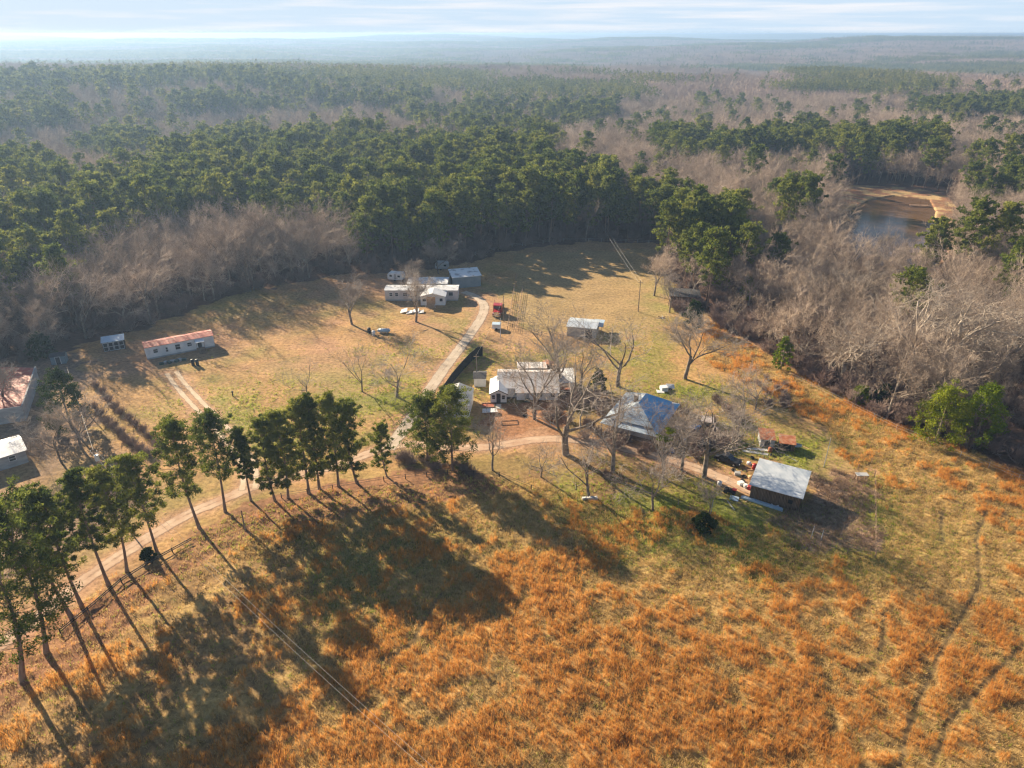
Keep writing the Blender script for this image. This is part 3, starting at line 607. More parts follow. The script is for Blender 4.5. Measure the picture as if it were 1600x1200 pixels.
x, y = W(1418, 600); tr, cr = bare_tree(77, 6, 1, 4, .3, 4); tricloud(cr, rs(5), rs(6).randn(60, 3) * np.array([1.6, 1.6, 1]) + np.array([0, 0, 4.3]), np.full(60, .5), 8, .2)
place_tree('oak_sapling', tm((tr, cr), m_hbark, m_brownleaf, 'oak_sapling'), (x, y, 0), 0, 1, 'small oak still holding orange brown leaves among the grey woods on the right', 'oak tree')
x, y = W(1228, 535); 
place_tree('oak_sapling', tm((tr, cr), m_hbark, m_brownleaf, 'oak_sapling'), (x, y, 0), 2, .9, 'small oak with orange brown leaves above the bright green cedar at the wood edge', 'oak tree')

for i, (u, v, vt, wd, lab) in enumerate([(1418, 606, 432, 1.5, 'huge pale limbed bare tree in the right woods behind the orange leaved oak'),
        (1452, 596, 425, 1.5, 'huge pale limbed bare tree in the right woods, right one of the pale pair'),
        (1318, 592, 462, 1.6, 'broad greenish grey bare tree at the wood edge above the dark fence shade'),
        (1545, 600, 470, 1.4, 'pale bare tree leaning in the woods above the bright green cedar pair'),
        (1330, 500, 410, 1.5, 'spreading pale bare tree in the middle of the right woods'),
        (1250, 510, 425, 1.4, 'pale bare tree in the right woods above the small bright cedar'),
        (1560, 520, 425, 1.4, 'pale bare tree close to the right edge high in the woods')]):
    x, y = W(u, v); h = top_z(u, v, vt)
    tr, cr = bare_tree(820 + i, h, 1.1, 4, .24, 5, 1.15, lean=((.25, 0) if i == 3 else (0, 0)), tw=3)
    place_tree('bare_tree', tm((tr, cr), m_pale, m_twigpale, 'pale_tree'), (x, y, 0), i * 2.1, (wd, wd, 1), lab, 'bare tree')

# --- shrubs
shr_me = [shrub(700 + i, 1.6, 1.9, 34, 3).mesh('shrub', [m_shrub]) for i in range(4)]
def put_shrub(u, v, sc, label, group, me=None):
    x, y = W(u, v); o = bpy.data.objects.new('shrub', me or random.Random(int(u * 7 + v)).choice(shr_me)); link(o); o.location = (x, y, 0); o.rotation_euler = (0, 0, u); o.scale = (sc, sc, sc * .9)
    return tag(o, label, 'shrub', group)
for (u, v) in [(150, 640), (158, 651), (168, 662), (178, 669), (188, 679), (198, 688), (209, 696), (221, 704), (232, 712)]:
    put_shrub(u, v, 1.15, 'greyish pink bare shrub in the lower of two shrub rows beside the left lawn', 'lower row of pink grey shrubs')
for (u, v) in [(150, 606), (160, 616), (170, 628), (180, 638), (191, 647), (201, 657), (212, 666), (224, 676), (236, 686), (247, 697)]:
    put_shrub(u, v, 1.05, 'greyish pink bare shrub in the upper of two shrub rows beside the left lawn', 'upper row of pink grey shrubs')
rnd = random.Random(5)
def thick(n, poly, smin, smax, label, group):
    us = [p[0] for p in poly]; vs_ = [p[1] for p in poly]; k = 0
    while k < n:
        u = rnd.uniform(min(us), max(us)); v = rnd.uniform(min(vs_), max(vs_))
        if inpoly(np.array([u]), np.array([v]), poly)[0]: put_shrub(u, v, rnd.uniform(smin, smax), label, group); k += 1
thick(16, [(880, 615), (940, 610), (950, 640), (930, 690), (880, 690), (890, 650)], .9, 1.6, 'grey twiggy shrub in the thicket between the white house and the blue roofed house', 'thicket between the houses')
thick(9, [(955, 682), (1015, 700), (1010, 712), (940, 700)], .8, 1.3, 'grey shrub along the road side of the blue roofed house', 'shrubs along the porch of the blue roofed house')
thick(26, [(1056, 640), (1120, 628), (1170, 650), (1160, 680), (1120, 720), (1060, 715), (1052, 680)], .9, 1.7, 'grey brown shrub in the thicket around the parked cars', 'thicket around the parked cars')
thick(8, [(842, 635), (880, 640), (875, 670), (840, 665)], .7, 1.1, 'low bare shrub in front of the right end of the white house', 'shrubs in front of the white house')
thick(26, [(1050, 490), (1110, 500), (1190, 545), (1230, 580), (1215, 560), (1160, 520), (1110, 480), (1060, 470)], 1.2, 2.2, 'brown grey shrub along the wood edge above the orange grass', 'shrubs along the right wood edge')
thick(40, [(1230, 578), (1340, 628), (1450, 680), (1540, 705), (1600, 735), (1640, 735), (1560, 690), (1440, 650), (1330, 605), (1250, 560)], 1.3, 2.4, 'brown grey shrub at the edge of the woods behind the field fence', 'shrubs behind the field fence')
thick(12, [(620, 722), (700, 738), (745, 745), (740, 730), (640, 712)], .8, 1.3, 'low bare shrub among the trunks below the grey garage', 'shrubs below the grey garage')
thick(10, [(1180, 590), (1240, 600), (1230, 640), (1190, 640)], .7, 1.2, 'thin grey shrub in the rough grass right of the houses', 'shrubs in the rough grass')

# --- the woods
pine_var = []; bare_var = []
for i in range(6):
    h = 19; pine_var.append(pine_tree(900 + i, h, 4.5 + .35 * (i % 3), cb=.30 + .04 * i, nb=46, tpc=34, size=.42, clr=.82))
for i in range(6):
    bare_var.append(bare_tree(950 + i, 16.5, 1.15, 5, .30, 5 if i < 3 else 4, .62, tw=3))
pine_me = [tm(a, m_bark, m_pine, 'wood_pine') for a in pine_var]
bare_me = [tm(a, m_hbark if i % 2 else m_pale, m_twig, 'wood_bare') for i, a in enumerate(bare_var)]
def joined(a, ms, name):
    nm = NM(); nm.merge(a[0], 0); nm.merge(a[1], 1); return bpy.data.objects.new(name, nm.mesh(name, ms))
proto = bpy.data.collections.new('tree_forms')      # never linked to the scene
pj = [joined(a, [m_bark, m_pine], 'form_a%d' % i) for i, a in enumerate(pine_var)]
bj = [joined(a, [m_hbark if i % 2 else m_pale, m_twig], 'form_b%d' % i) for i, a in enumerate(bare_var)]
cp_ = bpy.data.collections.new('pine_forms'); cb_ = bpy.data.collections.new('bare_forms')
for o in pj: cp_.objects.link(o)
for o in bj: cb_.objects.link(o)
# far patches 60 m across
def patch(seed, frac_pine):
    rg = rs(seed); g = np.arange(-30, 30, 7.9); X, Y = np.meshgrid(g, g); n = X.size
    X = X.ravel() + rg.rand(n) * 7; Y = Y.ravel() + rg.rand(n) * 7; hh = 15 + 5 * rg.rand(n); isp = rg.rand(n) < frac_pine
    nm = NM()
    if isp.any():
        c = np.stack([X[isp], Y[isp], hh[isp]], 1); k = 9; C_ = np.repeat(c, k, 0); q = np.tile(np.linspace(0, 1, k), isp.sum()); a = rg.rand(len(q)) * 6.28; r = 2.3 * 1.35 * np.sqrt(np.clip(q * 1.6, .05, 1)) * (.4 + .6 * rg.rand(len(q)))
        C_ = C_ + np.stack([np.cos(a) * r, np.sin(a) * r, -q * 8], 1); tricloud(nm, rg, C_, np.full(len(C_), 1.35), 9, .85, .7, 0, .5)
    if (~isp).any():
        m = ~isp; c = np.stack([X[m], Y[m], hh[m] * .42], 1); k = 60; C_ = np.repeat(c, k, 0); n2 = len(C_)
        D = nrm(rg.randn(n2, 3) * np.array([.75, .75, .5]) + np.array([0, 0, .9])); ln = np.repeat(hh[m], k) * (.3 + .25 * rg.rand(n2)); st = C_ + D * (ln * (.15 + .5 * rg.rand(n2)))[:, None]; en = st + nrm(D + rg.randn(n2, 3) * .3) * (ln * .45)[:, None]
        s = nrm(np.cross(D, rg.randn(n2, 3))) * .13
        nm.tri(np.stack([st - s, st + s, en], 1).reshape(-1, 3), np.arange(n2 * 3).reshape(-1, 3), 1)
        P = np.stack([c * np.array([1, 1, 0]), c * np.array([1, 1, 1.6])], 1); tubes(nm, P, np.full((len(c), 2), .18), 3, 1)
    return nm
cf_ = bpy.data.collections.new('wood_patch_forms')
for i, fr in enumerate((1, 1, 1, 0.06, 0.04, 0.0, .5, .35)):
    cf_.objects.link(bpy.data.objects.new('patch_%d' % i, patch(1200 + i, fr).mesh('patch', [m_pinefar, m_twigfar])))

PINE_POLYS = [
 [(-200, 330), (60, 325), (130, 310), (170, 280), (235, 262), (300, 228), (345, 212), (430, 215), (520, 210), (640, 222), (720, 222), (850, 210), (860, 250), (900, 258), (960, 262), (1010, 285), (1060, 300), (1100, 335), (1090, 360), (1040, 400), (860, 400), (720, 420), (640, 430), (575, 430), (545, 400), (560, 360), (545, 322), (440, 328), (350, 336), (240, 346), (170, 362), (90, 384), (0, 425), (-200, 480)],
 [(100, 215), (140, 195), (210, 183), (330, 183), (345, 195), (280, 205), (225, 232), (190, 242), (120, 235)], [(-100, 255), (60, 245), (110, 262), (130, 300), (40, 318), (-100, 320)],
 [(-300, 125), (250, 105), (700, 105), (790, 118), (700, 140), (600, 160), (430, 168), (200, 180), (100, 190), (-300, 215)],
 [(590, 158), (700, 150), (800, 125), (940, 122), (1040, 118), (950, 150), (960, 185), (880, 198), (850, 222), (760, 215), (640, 190)],
 [(1200, 108), (1300, 106), (1430, 116), (1510, 130), (1420, 141), (1300, 145), (1220, 130)],
 [(1010, 205), (1060, 200), (1120, 215), (1230, 205), (1290, 200), (1350, 205), (1470, 215), (1500, 235), (1600, 245), (1900, 250), (1900, 290), (1560, 290), (1500, 272), (1440, 285), (1380, 245), (1300, 275), (1230, 250), (1150, 238), (1060, 242), (1020, 225)],
 [(1066, 360), (1100, 330), (1140, 315), (1162, 335), (1150, 380), (1110, 412), (1064, 400)],
 [(1400, 155), (1600, 150), (1800, 160), (1800, 180), (1450, 178)], [(1462, 370), (1520, 380), (1520, 410), (1474, 405)], [(1210, 305), (1275, 310), (1270, 326), (1215, 322)], [(1550, 368), (1590, 370), (1588, 385), (1552, 385)]]
def forest_points(step, y0, y1, rg, jit=.9):
    ys = np.arange(y0, y1, step); X = []; Y = []
    for yy in ys:
        w = .80 * yy + 45; xs = np.arange(-w, w, step); X.append(xs); Y.append(np.full(len(xs), yy))
    X = np.concatenate(X); Y = np.concatenate(Y); n = len(X)
    return X + (rg.rand(n) - .5) * step * jit * 1.4, Y + (rg.rand(n) - .5) * step * jit * 1.4
def in_wood(x, y):
    u, v = proj(x, y, 0 * x)
    ff = (y > 1120) & (y < 1580 + 40 * np.sin(x / 90)) & (x > .095 * y) & (x < .365 * y)
    return ~inpoly(u, v, CLEAR) & ~inpoly(u, v, PONDCLR) & ~ff
def pine_here(x, y, rg):
    u, v = proj(x, y, H(x, y) + 14); p = np.zeros(len(x), bool)
    for q in PINE_POLYS: p |= inpoly(u, v, q)
    far = y > 1500; nz = fbm(x * .4, y, 260, 3, 6.6) - .00006 * x
    p = np.where(far, nz > .52, p)
    w_ = sstep(.45, .54, fbm(x * .55, y, 60 + 0 * y, 3, 3.3)); r = rg.rand(len(x))
    if y.min() > 780: return p & ((y > 1500) | (fbm(x * .5, y, 150, 2, 5.3) > .40))
    return np.where(p, r < .12 + .76 * np.maximum(w_, (y < 320) * 1.0), r < np.where(y < 420, .035, .05))
rg = rs(42)
x1, y1_ = forest_points(6.4, 120, 420, rg); x2, y2_ = forest_points(7.2, 420, 820, rg)
X = np.concatenate([x1, x2]); Y = np.concatenate([y1_, y2_])
k = in_wood(X, Y); X, Y = X[k], Y[k]; isp = pine_here(X, Y, rg); Z = H(X, Y)
hs = .62 + .62 * rg.rand(len(X)) ** .8 + .22 * (fbm(X, Y, 45, 2, 9.9) - .5) * 2; hs *= np.where(isp, .96, np.where((X < -20) & (Y < 270), 1.22, 1.0)); hs = np.minimum(hs, 1.35); rot = rg.rand(len(X)) * 6.283; var = rg.randint(0, 6, len(X))
u, v = proj(X, Y, Z + 10); vis = (u > 0) & (u < 1600) & (v < 1200)
def place_wood(mask, meshes, name, cat, labf, group):
    idx = np.where(mask & vis)[0]; idx = idx[np.argsort(np.hypot(X[idx], Y[idx]))][:285]
    for j in idx:
        lab, grp = labf(X[j], Y[j])
        place_tree(name, meshes[var[j]], (X[j], Y[j], Z[j]), rot[j], hs[j], lab, cat, grp)
    m = mask.copy(); m[idx] = False; return m
def lp(x, y):
    if x > 30: return 'pine standing in the wood edge right of the hay field', 'pines of the right wood edge'
    if x < -60: return 'pine of the stand above the left bare woods', 'pines of the left stand'
    return 'pine of the dense dark stand behind the metal shed and hay field', 'pines of the stand behind the clearing'
def lb(x, y):
    if x > 20: return 'bare grey brown tree of the woods on the right between field and pond', 'bare trees of the right woods'
    return 'bare grey tree of the woods behind the red roofed mobile home', 'bare trees of the left woods'
rp_ = place_wood(isp, pine_me, 'pine_tree', 'pine tree', lp, None)
rb_ = place_wood(~isp, bare_me, 'bare_tree', 'bare tree', lb, None)

def instancer(name, label, cat, P, rotz, sc, idx, coll):
    me = bpy.data.meshes.new(name); me.vertices.add(len(P)); me.vertices.foreach_set('co', P.astype(np.float32).ravel())
    for nm_, ty, dat in (('rz', 'FLOAT', rotz.astype(np.float32)), ('sc', 'FLOAT', sc.astype(np.float32)), ('ix', 'INT', idx.astype(np.int32))):
        me.attributes.new(nm_, ty, 'POINT').data.foreach_set('value', dat)
    o = link(bpy.data.objects.new(name, me)); tag(o, label, cat, kind='stuff')
    ng = bpy.data.node_groups.new(name, 'GeometryNodeTree'); ng.interface.new_socket('Geometry', in_out='INPUT', socket_type='NodeSocketGeometry'); ng.interface.new_socket('Geometry', in_out='OUTPUT', socket_type='NodeSocketGeometry')
    a = ng.nodes.new('NodeGroupInput'); z = ng.nodes.new('NodeGroupOutput'); ip = ng.nodes.new('GeometryNodeInstanceOnPoints'); ci = ng.nodes.new('GeometryNodeCollectionInfo')
    ci.inputs['Collection'].default_value = coll; ci.inputs['Separate Children'].default_value = True; ci.inputs['Reset Children'].default_value = True
    def na(n_, ty): q = ng.nodes.new('GeometryNodeInputNamedAttribute'); q.data_type = ty; q.inputs['Name'].default_value = n_; return q.outputs['Attribute']
    cx = ng.nodes.new('ShaderNodeCombineXYZ'); ng.links.new(na('rz', 'FLOAT'), cx.inputs[2])
    ip.inputs['Pick Instance'].default_value = True
    ng.links.new(a.outputs[0], ip.inputs['Points']); ng.links.new(ci.outputs[0], ip.inputs['Instance']); ng.links.new(na('ix', 'INT'), ip.inputs['Instance Index'])
    ng.links.new(cx.outputs[0], ip.inputs['Rotation']); ng.links.new(na('sc', 'FLOAT'), ip.inputs['Scale']); ng.links.new(ip.outputs[0], z.inputs[0])
    md = o.modifiers.new('instances', 'NODES'); md.node_group = ng; return o
P = np.stack([X, Y, Z], 1)
instancer('pine_forest', 'dense pine forest stretching away behind the clearing', 'pine forest', P[rp_], rot[rp_], hs[rp_], var[rp_], cp_)
instancer('bare_woodland', 'leafless grey brown woodland stretching away to the far hills', 'woodland', P[rb_], rot[rb_], hs[rb_], var[rb_], cb_)
# far woods
xf, yf = forest_points(52, 800, 7200, rg, .5); k = in_wood(xf, yf); xf, yf = xf[k], yf[k]
pf = pine_here(xf, yf, rg); ix = np.where(pf, rg.randint(0, 3, len(xf)), rg.randint(3, 6, len(xf))); mxd = rg.rand(len(xf)) < .05; ix = np.where(mxd, 6 + rg.randint(0, 2, len(xf)), ix)
instancer('distant_forest', 'distant mixed forest of pines and bare trees fading into haze', 'forest', np.stack([xf, yf, H(xf, yf) - .5], 1), rg.randint(0, 4, len(xf)) * math.pi / 2 + rg.rand(len(xf)) * .3, .9 + .2 * rg.rand(len(xf)), ix, cf_)
# undergrowth inside the woods
us_ = bpy.data.collections.new('brush_forms')
for i, me in enumerate(shr_me): us_.objects.link(bpy.data.objects.new('brush_%d' % i, me))
xu, yu = forest_points(3.4, 120, 330, rg); k = in_wood(xu, yu) & (rg.rand(len(xu)) < .75); xu, yu = xu[k], yu[k]
instancer('undergrowth', 'brown leafless undergrowth on the floor of the woods', 'undergrowth', np.stack([xu, yu, H(xu, yu)], 1), rg.rand(len(xu)) * 6.28, .9 + 1.5 * rg.rand(len(xu)), rg.randint(0, 4, len(xu)), us_)

#@@B
# ---------------------------------------------------------------- building helpers
class G:
    def __init__(s): s.v = []; s.f = []
    def add(s, v, f): n = len(s.v); s.v += [tuple(p) for p in v]; s.f += [tuple(i + n for i in q) for q in f]; return s
    def box(s, x0, x1, y0, y1, z0, z1):
        return s.add([(x0, y0, z0), (x1, y0, z0), (x1, y1, z0), (x0, y1, z0), (x0, y0, z1), (x1, y0, z1), (x1, y1, z1), (x0, y1, z1)],
                     [(0, 3, 2, 1), (4, 5, 6, 7), (0, 1, 5, 4), (1, 2, 6, 5), (2, 3, 7, 6), (3, 0, 4, 7)])
    def slab(s, p, t):
        """p: 4 (or n) corner points counter-clockwise from above, thickness t downwards"""
        n = len(p); return s.add(list(p) + [(a, b, c - t) for a, b, c in p], [tuple(range(n)), tuple(range(2 * n - 1, n - 1, -1))] + [(i, i + n, (i + 1) % n + n, (i + 1) % n) for i in range(n)])
    def bar(s, a, b, w, n=6, w2=None):
        a = np.array(a, float); b = np.array(b, float); d = nrm(b - a); r = np.array([0, 0, 1.]) if abs(d[2]) < .9 else np.array([1., 0, 0]); U = nrm(np.cross(d, r)); V = np.cross(d, U); w2 = w if w2 is None else w2
        v = [tuple(c + (U * math.cos(k * 2 * math.pi / n + math.pi / n) + V * math.sin(k * 2 * math.pi / n + math.pi / n)) * ww) for c, ww in ((a, w), (b, w2)) for k in range(n)]
        return s.add(v, [(k, (k + 1) % n, (k + 1) % n + n, k + n) for k in range(n)] + [tuple(range(n - 1, -1, -1)), tuple(range(n, 2 * n))])
    def prism(s, prof, y0, y1):
        """prof: (x,z) polygon, extruded along y"""
        n = len(prof); return s.add([(x, y0, z) for x, z in prof] + [(x, y1, z) for x, z in prof], [tuple(range(n)), tuple(range(2 * n - 1, n - 1, -1))] + [(i, i + n, (i + 1) % n + n, (i + 1) % n) for i in range(n)])
    def ring(s, c, R_, r, n=16, m=6):
        v = []; 
        for i in range(n):
            for j in range(m):
                a = i * 2 * math.pi / n; b = j * 2 * math.pi / m; q = R_ + r * math.cos(b); v.append((c[0] + q * math.cos(a), c[1] + q * math.sin(a), c[2] + r * math.sin(b)))
        return s.add(v, [(i * m + j, ((i + 1) % n) * m + j, ((i + 1) % n) * m + (j + 1) % m, i * m + (j + 1) % m) for i in range(n) for j in range(m)])
    def build(s, name, mat, parent=None, smooth=False):
        me = bpy.data.meshes.new(name); me.from_pydata(s.v, [], s.f); me.materials.append(mat)
        if smooth: me.polygons.foreach_set('use_smooth', [True] * len(me.polygons))
        me.update(); return link(bpy.data.objects.new(name, me), parent)
def on_side(L_, D_, side, p, z0, w, h, t0, t1):
    """box on a wall: p along the wall, t0..t1 outwards"""
    if side == 'f': return (p - w / 2, p + w / 2, -D_ / 2 - t1, -D_ / 2 - t0, z0, z0 + h)
    if side == 'b': return (p - w / 2, p + w / 2, D_ / 2 + t0, D_ / 2 + t1, z0, z0 + h)
    if side == 'l': return (-L_ / 2 - t1, -L_ / 2 - t0, p - w / 2, p + w / 2, z0, z0 + h)
    return (L_ / 2 + t0, L_ / 2 + t1, p - w / 2, p + w / 2, z0, z0 + h)
def opening(e, L_, D_, side, p, z0, w, h, kind='window', fm=None, pm=None):
    fm = fm or m_white
    if kind == 'window':
        g = G(); 
        for (pp, zz, ww, hh) in ((p - w / 2, z0 - .06, .08, h + .12), (p + w / 2, z0 - .06, .08, h + .12)): g.box(*on_side(L_, D_, side, pp, zz, ww, hh, .003, .05))
        for zz in (z0 - .06, z0 + h - .02, z0 + h / 2 - .02): g.box(*on_side(L_, D_, side, p, zz, w - .08, .07, .003, .045))
        f = g.build('window', fm, e); G().box(*on_side(L_, D_, side, p, z0, w - .08, h, .004, .02)).build('pane', pm or m_glass, f)
    elif kind == 'door':
        d = G().box(*on_side(L_, D_, side, p, z0, w, h, .003, .05)).build('door', pm or m_dark, e)
        g = G(); g.box(*on_side(L_, D_, side, p - w / 2 - .05, z0, .1, h + .1, .003, .07)).box(*on_side(L_, D_, side, p + w / 2 + .05, z0, .1, h + .1, .003, .07)).box(*on_side(L_, D_, side, p, z0 + h, w, .1, .003, .07)); g.build('door_frame', fm, d)
        G().box(*on_side(L_, D_, side, p + w * .35, z0 + 1.0, .06, .06, .055, .12)).build('handle', m_galv, d)
    elif kind == 'hole':
        G().box(*on_side(L_, D_, side, p, z0, w, h, .003, .03)).build('doorway', m_black, e)
def walls(g, L_, D_, hf, hb=None, rise=0, ridge='x', z0=0):
    """closed wall shell under a gable (rise) or single slope (hf,hb) roof, 6 cm below the roof plane"""
    x, y = L_ / 2, D_ / 2; hb = hf if hb is None else hb
    if rise == 0:
        g.add([(-x, -y, z0), (x, -y, z0), (x, y, z0), (-x, y, z0), (-x, -y, hf), (x, -y, hf), (x, y, hb), (-x, y, hb)], [(0, 3, 2, 1), (4, 5, 6, 7), (0, 1, 5, 4), (1, 2, 6, 5), (2, 3, 7, 6), (3, 0, 4, 7)])
    elif ridge == 'x':
        g.add([(-x, -y, z0), (x, -y, z0), (x, y, z0), (-x, y, z0), (-x, -y, hf), (x, -y, hf), (x, y, hf), (-x, y, hf), (-x, 0, hf + rise), (x, 0, hf + rise)],
              [(0, 3, 2, 1), (0, 1, 5, 4), (2, 3, 7, 6), (1, 2, 6, 9, 5), (3, 0, 4, 8, 7), (4, 5, 9, 8), (6, 7, 8, 9)])
    else:
        g.add([(-x, -y, z0), (x, -y, z0), (x, y, z0), (-x, y, z0), (-x, -y, hf), (x, -y, hf), (x, y, hf), (-x, y, hf), (0, -y, hf + rise), (0, y, hf + rise)],
              [(0, 3, 2, 1), (1, 2, 6, 5), (3, 0, 4, 7), (0, 1, 5, 8, 4), (2, 3, 7, 9, 6), (5, 6, 9, 8), (7, 4, 8, 9)])
    return g
def roof(g, L_, D_, hf, hb=None, rise=0, ridge='x', ov=.35, t=.08, up=.06):
    x, y = L_ / 2 + ov, D_ / 2 + ov; hb = hf if hb is None else hb
    if rise == 0:
        s = (hb - hf) / D_; a = hf + up + t - s * ov; b = hb + up + t + s * ov
        g.slab([(-x, -y, a), (x, -y, a), (x, y, b), (-x, y, b)], t)
    elif ridge == 'x':
        s = rise / (D_ / 2); e = hf + up + t - s * ov; r = hf + rise + up + t
        g.slab([(-x, -y, e), (x, -y, e), (x, -.004, r), (-x, -.004, r)], t); g.slab([(-x, .004, r), (x, .004, r), (x, y, e), (-x, y, e)], t)
    else:
        s = rise / (L_ / 2); e = hf + up + t - s * ov; r = hf + rise + up + t
        g.slab([(-x, -y, e), (-.004, -y, r), (-.004, y, r), (-x, y, e)], t); g.slab([(.004, -y, r), (x, -y, e), (x, y, e), (.004, y, r)], t)
    return g
def building(name, label, cat, loc, rz, L_, D_, hf, hb=None, rise=0, ridge='x', wm=None, rm=None, ov=.35, ops=(), foundation=None, group=None):
    e = empty(name, (loc[0], loc[1], 0), R(rz), label, cat, group)
    walls(G(), L_, D_, hf, hb, rise, ridge, .35 if foundation else -.05).build('wall', wm, e)
    if foundation: G().box(-L_ / 2 + .04, L_ / 2 - .04, -D_ / 2 + .04, D_ / 2 - .04, -.05, .35).build('foundation', foundation, e)
    roof(G(), L_, D_, hf, hb, rise, ridge, ov).build('roof', rm, e)
    for o in ops: opening(e, L_, D_, *o)
    return e
def mid(*px): p = [W(*q) for q in px]; return (sum(a for a, b in p) / len(p), sum(b for a, b in p) / len(p))

# ---------------------------------------------------------------- buildings
# red roofed mobile home
e = building('mobile_home', 'long narrow white mobile home with a rusty red metal roof on the left lawn', 'mobile home', (-79.3, 156.2), 31, 15.0, 4.2, 2.9, rise=.45, wm=m_white, rm=m_red, ov=.15, foundation=m_greywall,
             ops=[('f', -5.4, 1.35, 1.0, .9), ('f', -3.0, 1.1, .5, 1.1), ('f', -.6, 1.2, 1.1, 1.2), ('f', 2.0, 1.4, 1.0, .9), ('f', 4.2, .6, .9, 2.0, 'door'), ('l', 0, 1.3, 1.2, 1.0), ('r', .5, 1.3, 1.0, 1.0)])
g = G(); g.slab([(3.2, -3.6, 2.45), (5.2, -3.6, 2.45), (5.2, -2.12, 2.7), (3.2, -2.12, 2.7)], .06); g.build('porch_roof', m_white, e)
g = G(); g.box(3.3, 5.1, -3.6, -2.15, .5, .6)
for k in range(4): g.box(3.5, 4.9, -3.9 - .3 * k, -3.62 - .3 * k, .42 - .12 * k - .05, .42 - .12 * k)
for a in (3.35, 5.05): g.bar((a, -3.55, 0), (a, -3.55, 2.42), .05, 4)
g.build('porch', m_wood, e)
# lattice fronted shelter
e = empty('shelter', (-95.6, 157.4, 0), R(26), 'small open shelter with pale blue roof and black panels left of the red roofed home', 'shelter')
walls(G(), 4.6, 3.0, 2.3, 2.6).build('wall', m_dark, e); roof(G(), 4.6, 3.0, 2.3, 2.6, ov=.2).build('roof', m_lightblue, e)
for k in range(4):
    g = G(); x0 = -2.2 + k * 1.13
    for a, b, c, d in ((x0, x0 + .07, .1, 2.1), (x0 + .93, x0 + 1.0, .1, 2.1), (x0, x0 + 1.0, 2.1, 2.2), (x0, x0 + 1.0, .1, .2), (x0, x0 + 1.0, 1.1, 1.17)): g.box(a, b, -1.56, -1.51, c, d)
    g.build('panel_frame', m_white, e)
# long barn at the left edge
e = empty('barn', (-103.6, 131, 0), R(0), 'long low barn with rusty red roof and pale grey metal sides at the left edge', 'barn')
a = [W(36, 641, 2.6), W(57, 577, 2.6), W(-75, 577, 2.6), W(-90, 660, 2.6)]
a = [(-95.0 + 103.6, 121.6 - 131), (-103.4 + 103.6, 140 - 131), (-121 + 103.6, 141 - 131), (-113 + 103.6, 115.0 - 131)]
walls_g = G().slab([(a[3][0], a[3][1], 2.7), (a[0][0], a[0][1], 2.7), (a[1][0], a[1][1], 2.9), (a[2][0], a[2][1], 2.9)], 2.95); walls_g.build('wall', m_greywall, e)
g = G(); 
for p, q in ((a[3], a[0]), (a[0], a[1])):
    d = nrm(np.array([q[0] - p[0], q[1] - p[1]])); n_ = np.array([d[1], -d[0]]) * .12
    g.slab([(p[0] + n_[0], p[1] + n_[1], 3.25), (q[0] + n_[0], q[1] + n_[1], 3.25), (q[0] - n_[0], q[1] - n_[1], 3.25), (p[0] - n_[0], p[1] - n_[1], 3.25)], 1.2)
g.build('parapet', m_greywall, e)
q_ = lambda s, z: [(a[3][0] + .3, a[3][1] + .4, z), (a[0][0] - .4, a[0][1] + .3, z), (a[1][0] - .3, a[1][1] - .2, z), (a[2][0], a[2][1], z)]
c4 = q_(0, 2.98); m1 = tuple((np.array(c4[0]) * .5 + np.array(c4[3]) * .5)); m2 = tuple((np.array(c4[1]) * .5 + np.array(c4[2]) * .5))
G().slab([c4[0], c4[1], m2, m1], .05).build('roof', m_red, e); G().slab([m1, m2, c4[2], c4[3]], .05).build('roof', m_red, e)
building('shed', 'bright white metal roofed shed cut by the left edge below the red roofed barn', 'shed', (-90.6, 106.3), 42, 8.2, 6.4, 2.5, rise=.7, wm=m_greywall, rm=m_whiteroof, ops=[('r', 0, .1, 1.0, 1.9, 'door'), ('f', 2, 1.2, 1, .9)])
building('shed', 'small low blue grey shed in the dark under the bare trees of the left yard', 'shed', W(94, 566), 20, 3, 2.4, 1.9, rise=.4, wm=m_greymetal, rm=m_darkroof, ov=.15, ops=[('f', 0, .05, .9, 1.7, 'door')])
# white mobile home with additions
e = building('mobile_home', 'long white mobile home with patched roofs and a timber front porch behind the lawn trees', 'mobile home', (-25.6, 193.6), 0, 20.6, 4.6, 3.0, rise=.35, wm=m_pinkwall, rm=m_oldwhite, ov=.15, foundation=m_greywall,
             ops=[('f', -8.6, 1.4, .9, .9), ('f', -7.0, 1.4, .9, .9), ('f', -4.6, 1.4, 1.2, 1.0), ('f', -1.6, 1.4, 1.0, .9), ('f', 8.3, 1.5, 1.3, 1.0), ('r', 0, 1.4, 1.0, .9)])
walls(G(), 6.8, 3.8, 2.7, rise=.9, ridge='y').build('wall', m_white, e).location = (3.6, -4.2, 0)
o = roof(G(), 6.8, 4.4, 2.7, rise=.9, ridge='y', ov=.3).build('porch_roof', m_whiteroof, e); o.location = (3.6, -4.3, 0)
g = G(); g.box(1.9, 4.3, -6.9, -6.13, .3, .5)
for x in (1.95, 4.25): g.bar((x, -6.85, 0), (x, -6.85, 2.6), .07, 4)
for k in range(5): g.box(2.1, 4.1, -7.2 - .28 * k, -6.92 - .28 * k, .3 - .07 * k - .06, .3 - .07 * k)
g.build('porch_steps', m_tanwood, e); G().box(1.9, 4.3, -6.125, -6.105, .5, 2.5).build('porch_front', m_tanwood, e)
g = G()
for x in (1.85, 4.35): g.box(x - .04, x + .04, -8.2, -6.95, .75, .85).box(x - .04, x + .04, -8.2, -8.1, 0, .75)
g.build('railing', m_white, e)
for p, w in ((-2.4, .9), (2.3, .8)):
    g = G(); x = 3.6 + p; g.box(x - w / 2, x + w / 2, -6.16, -6.12, 1.2, 2.0); g.build('window', m_glass, e)
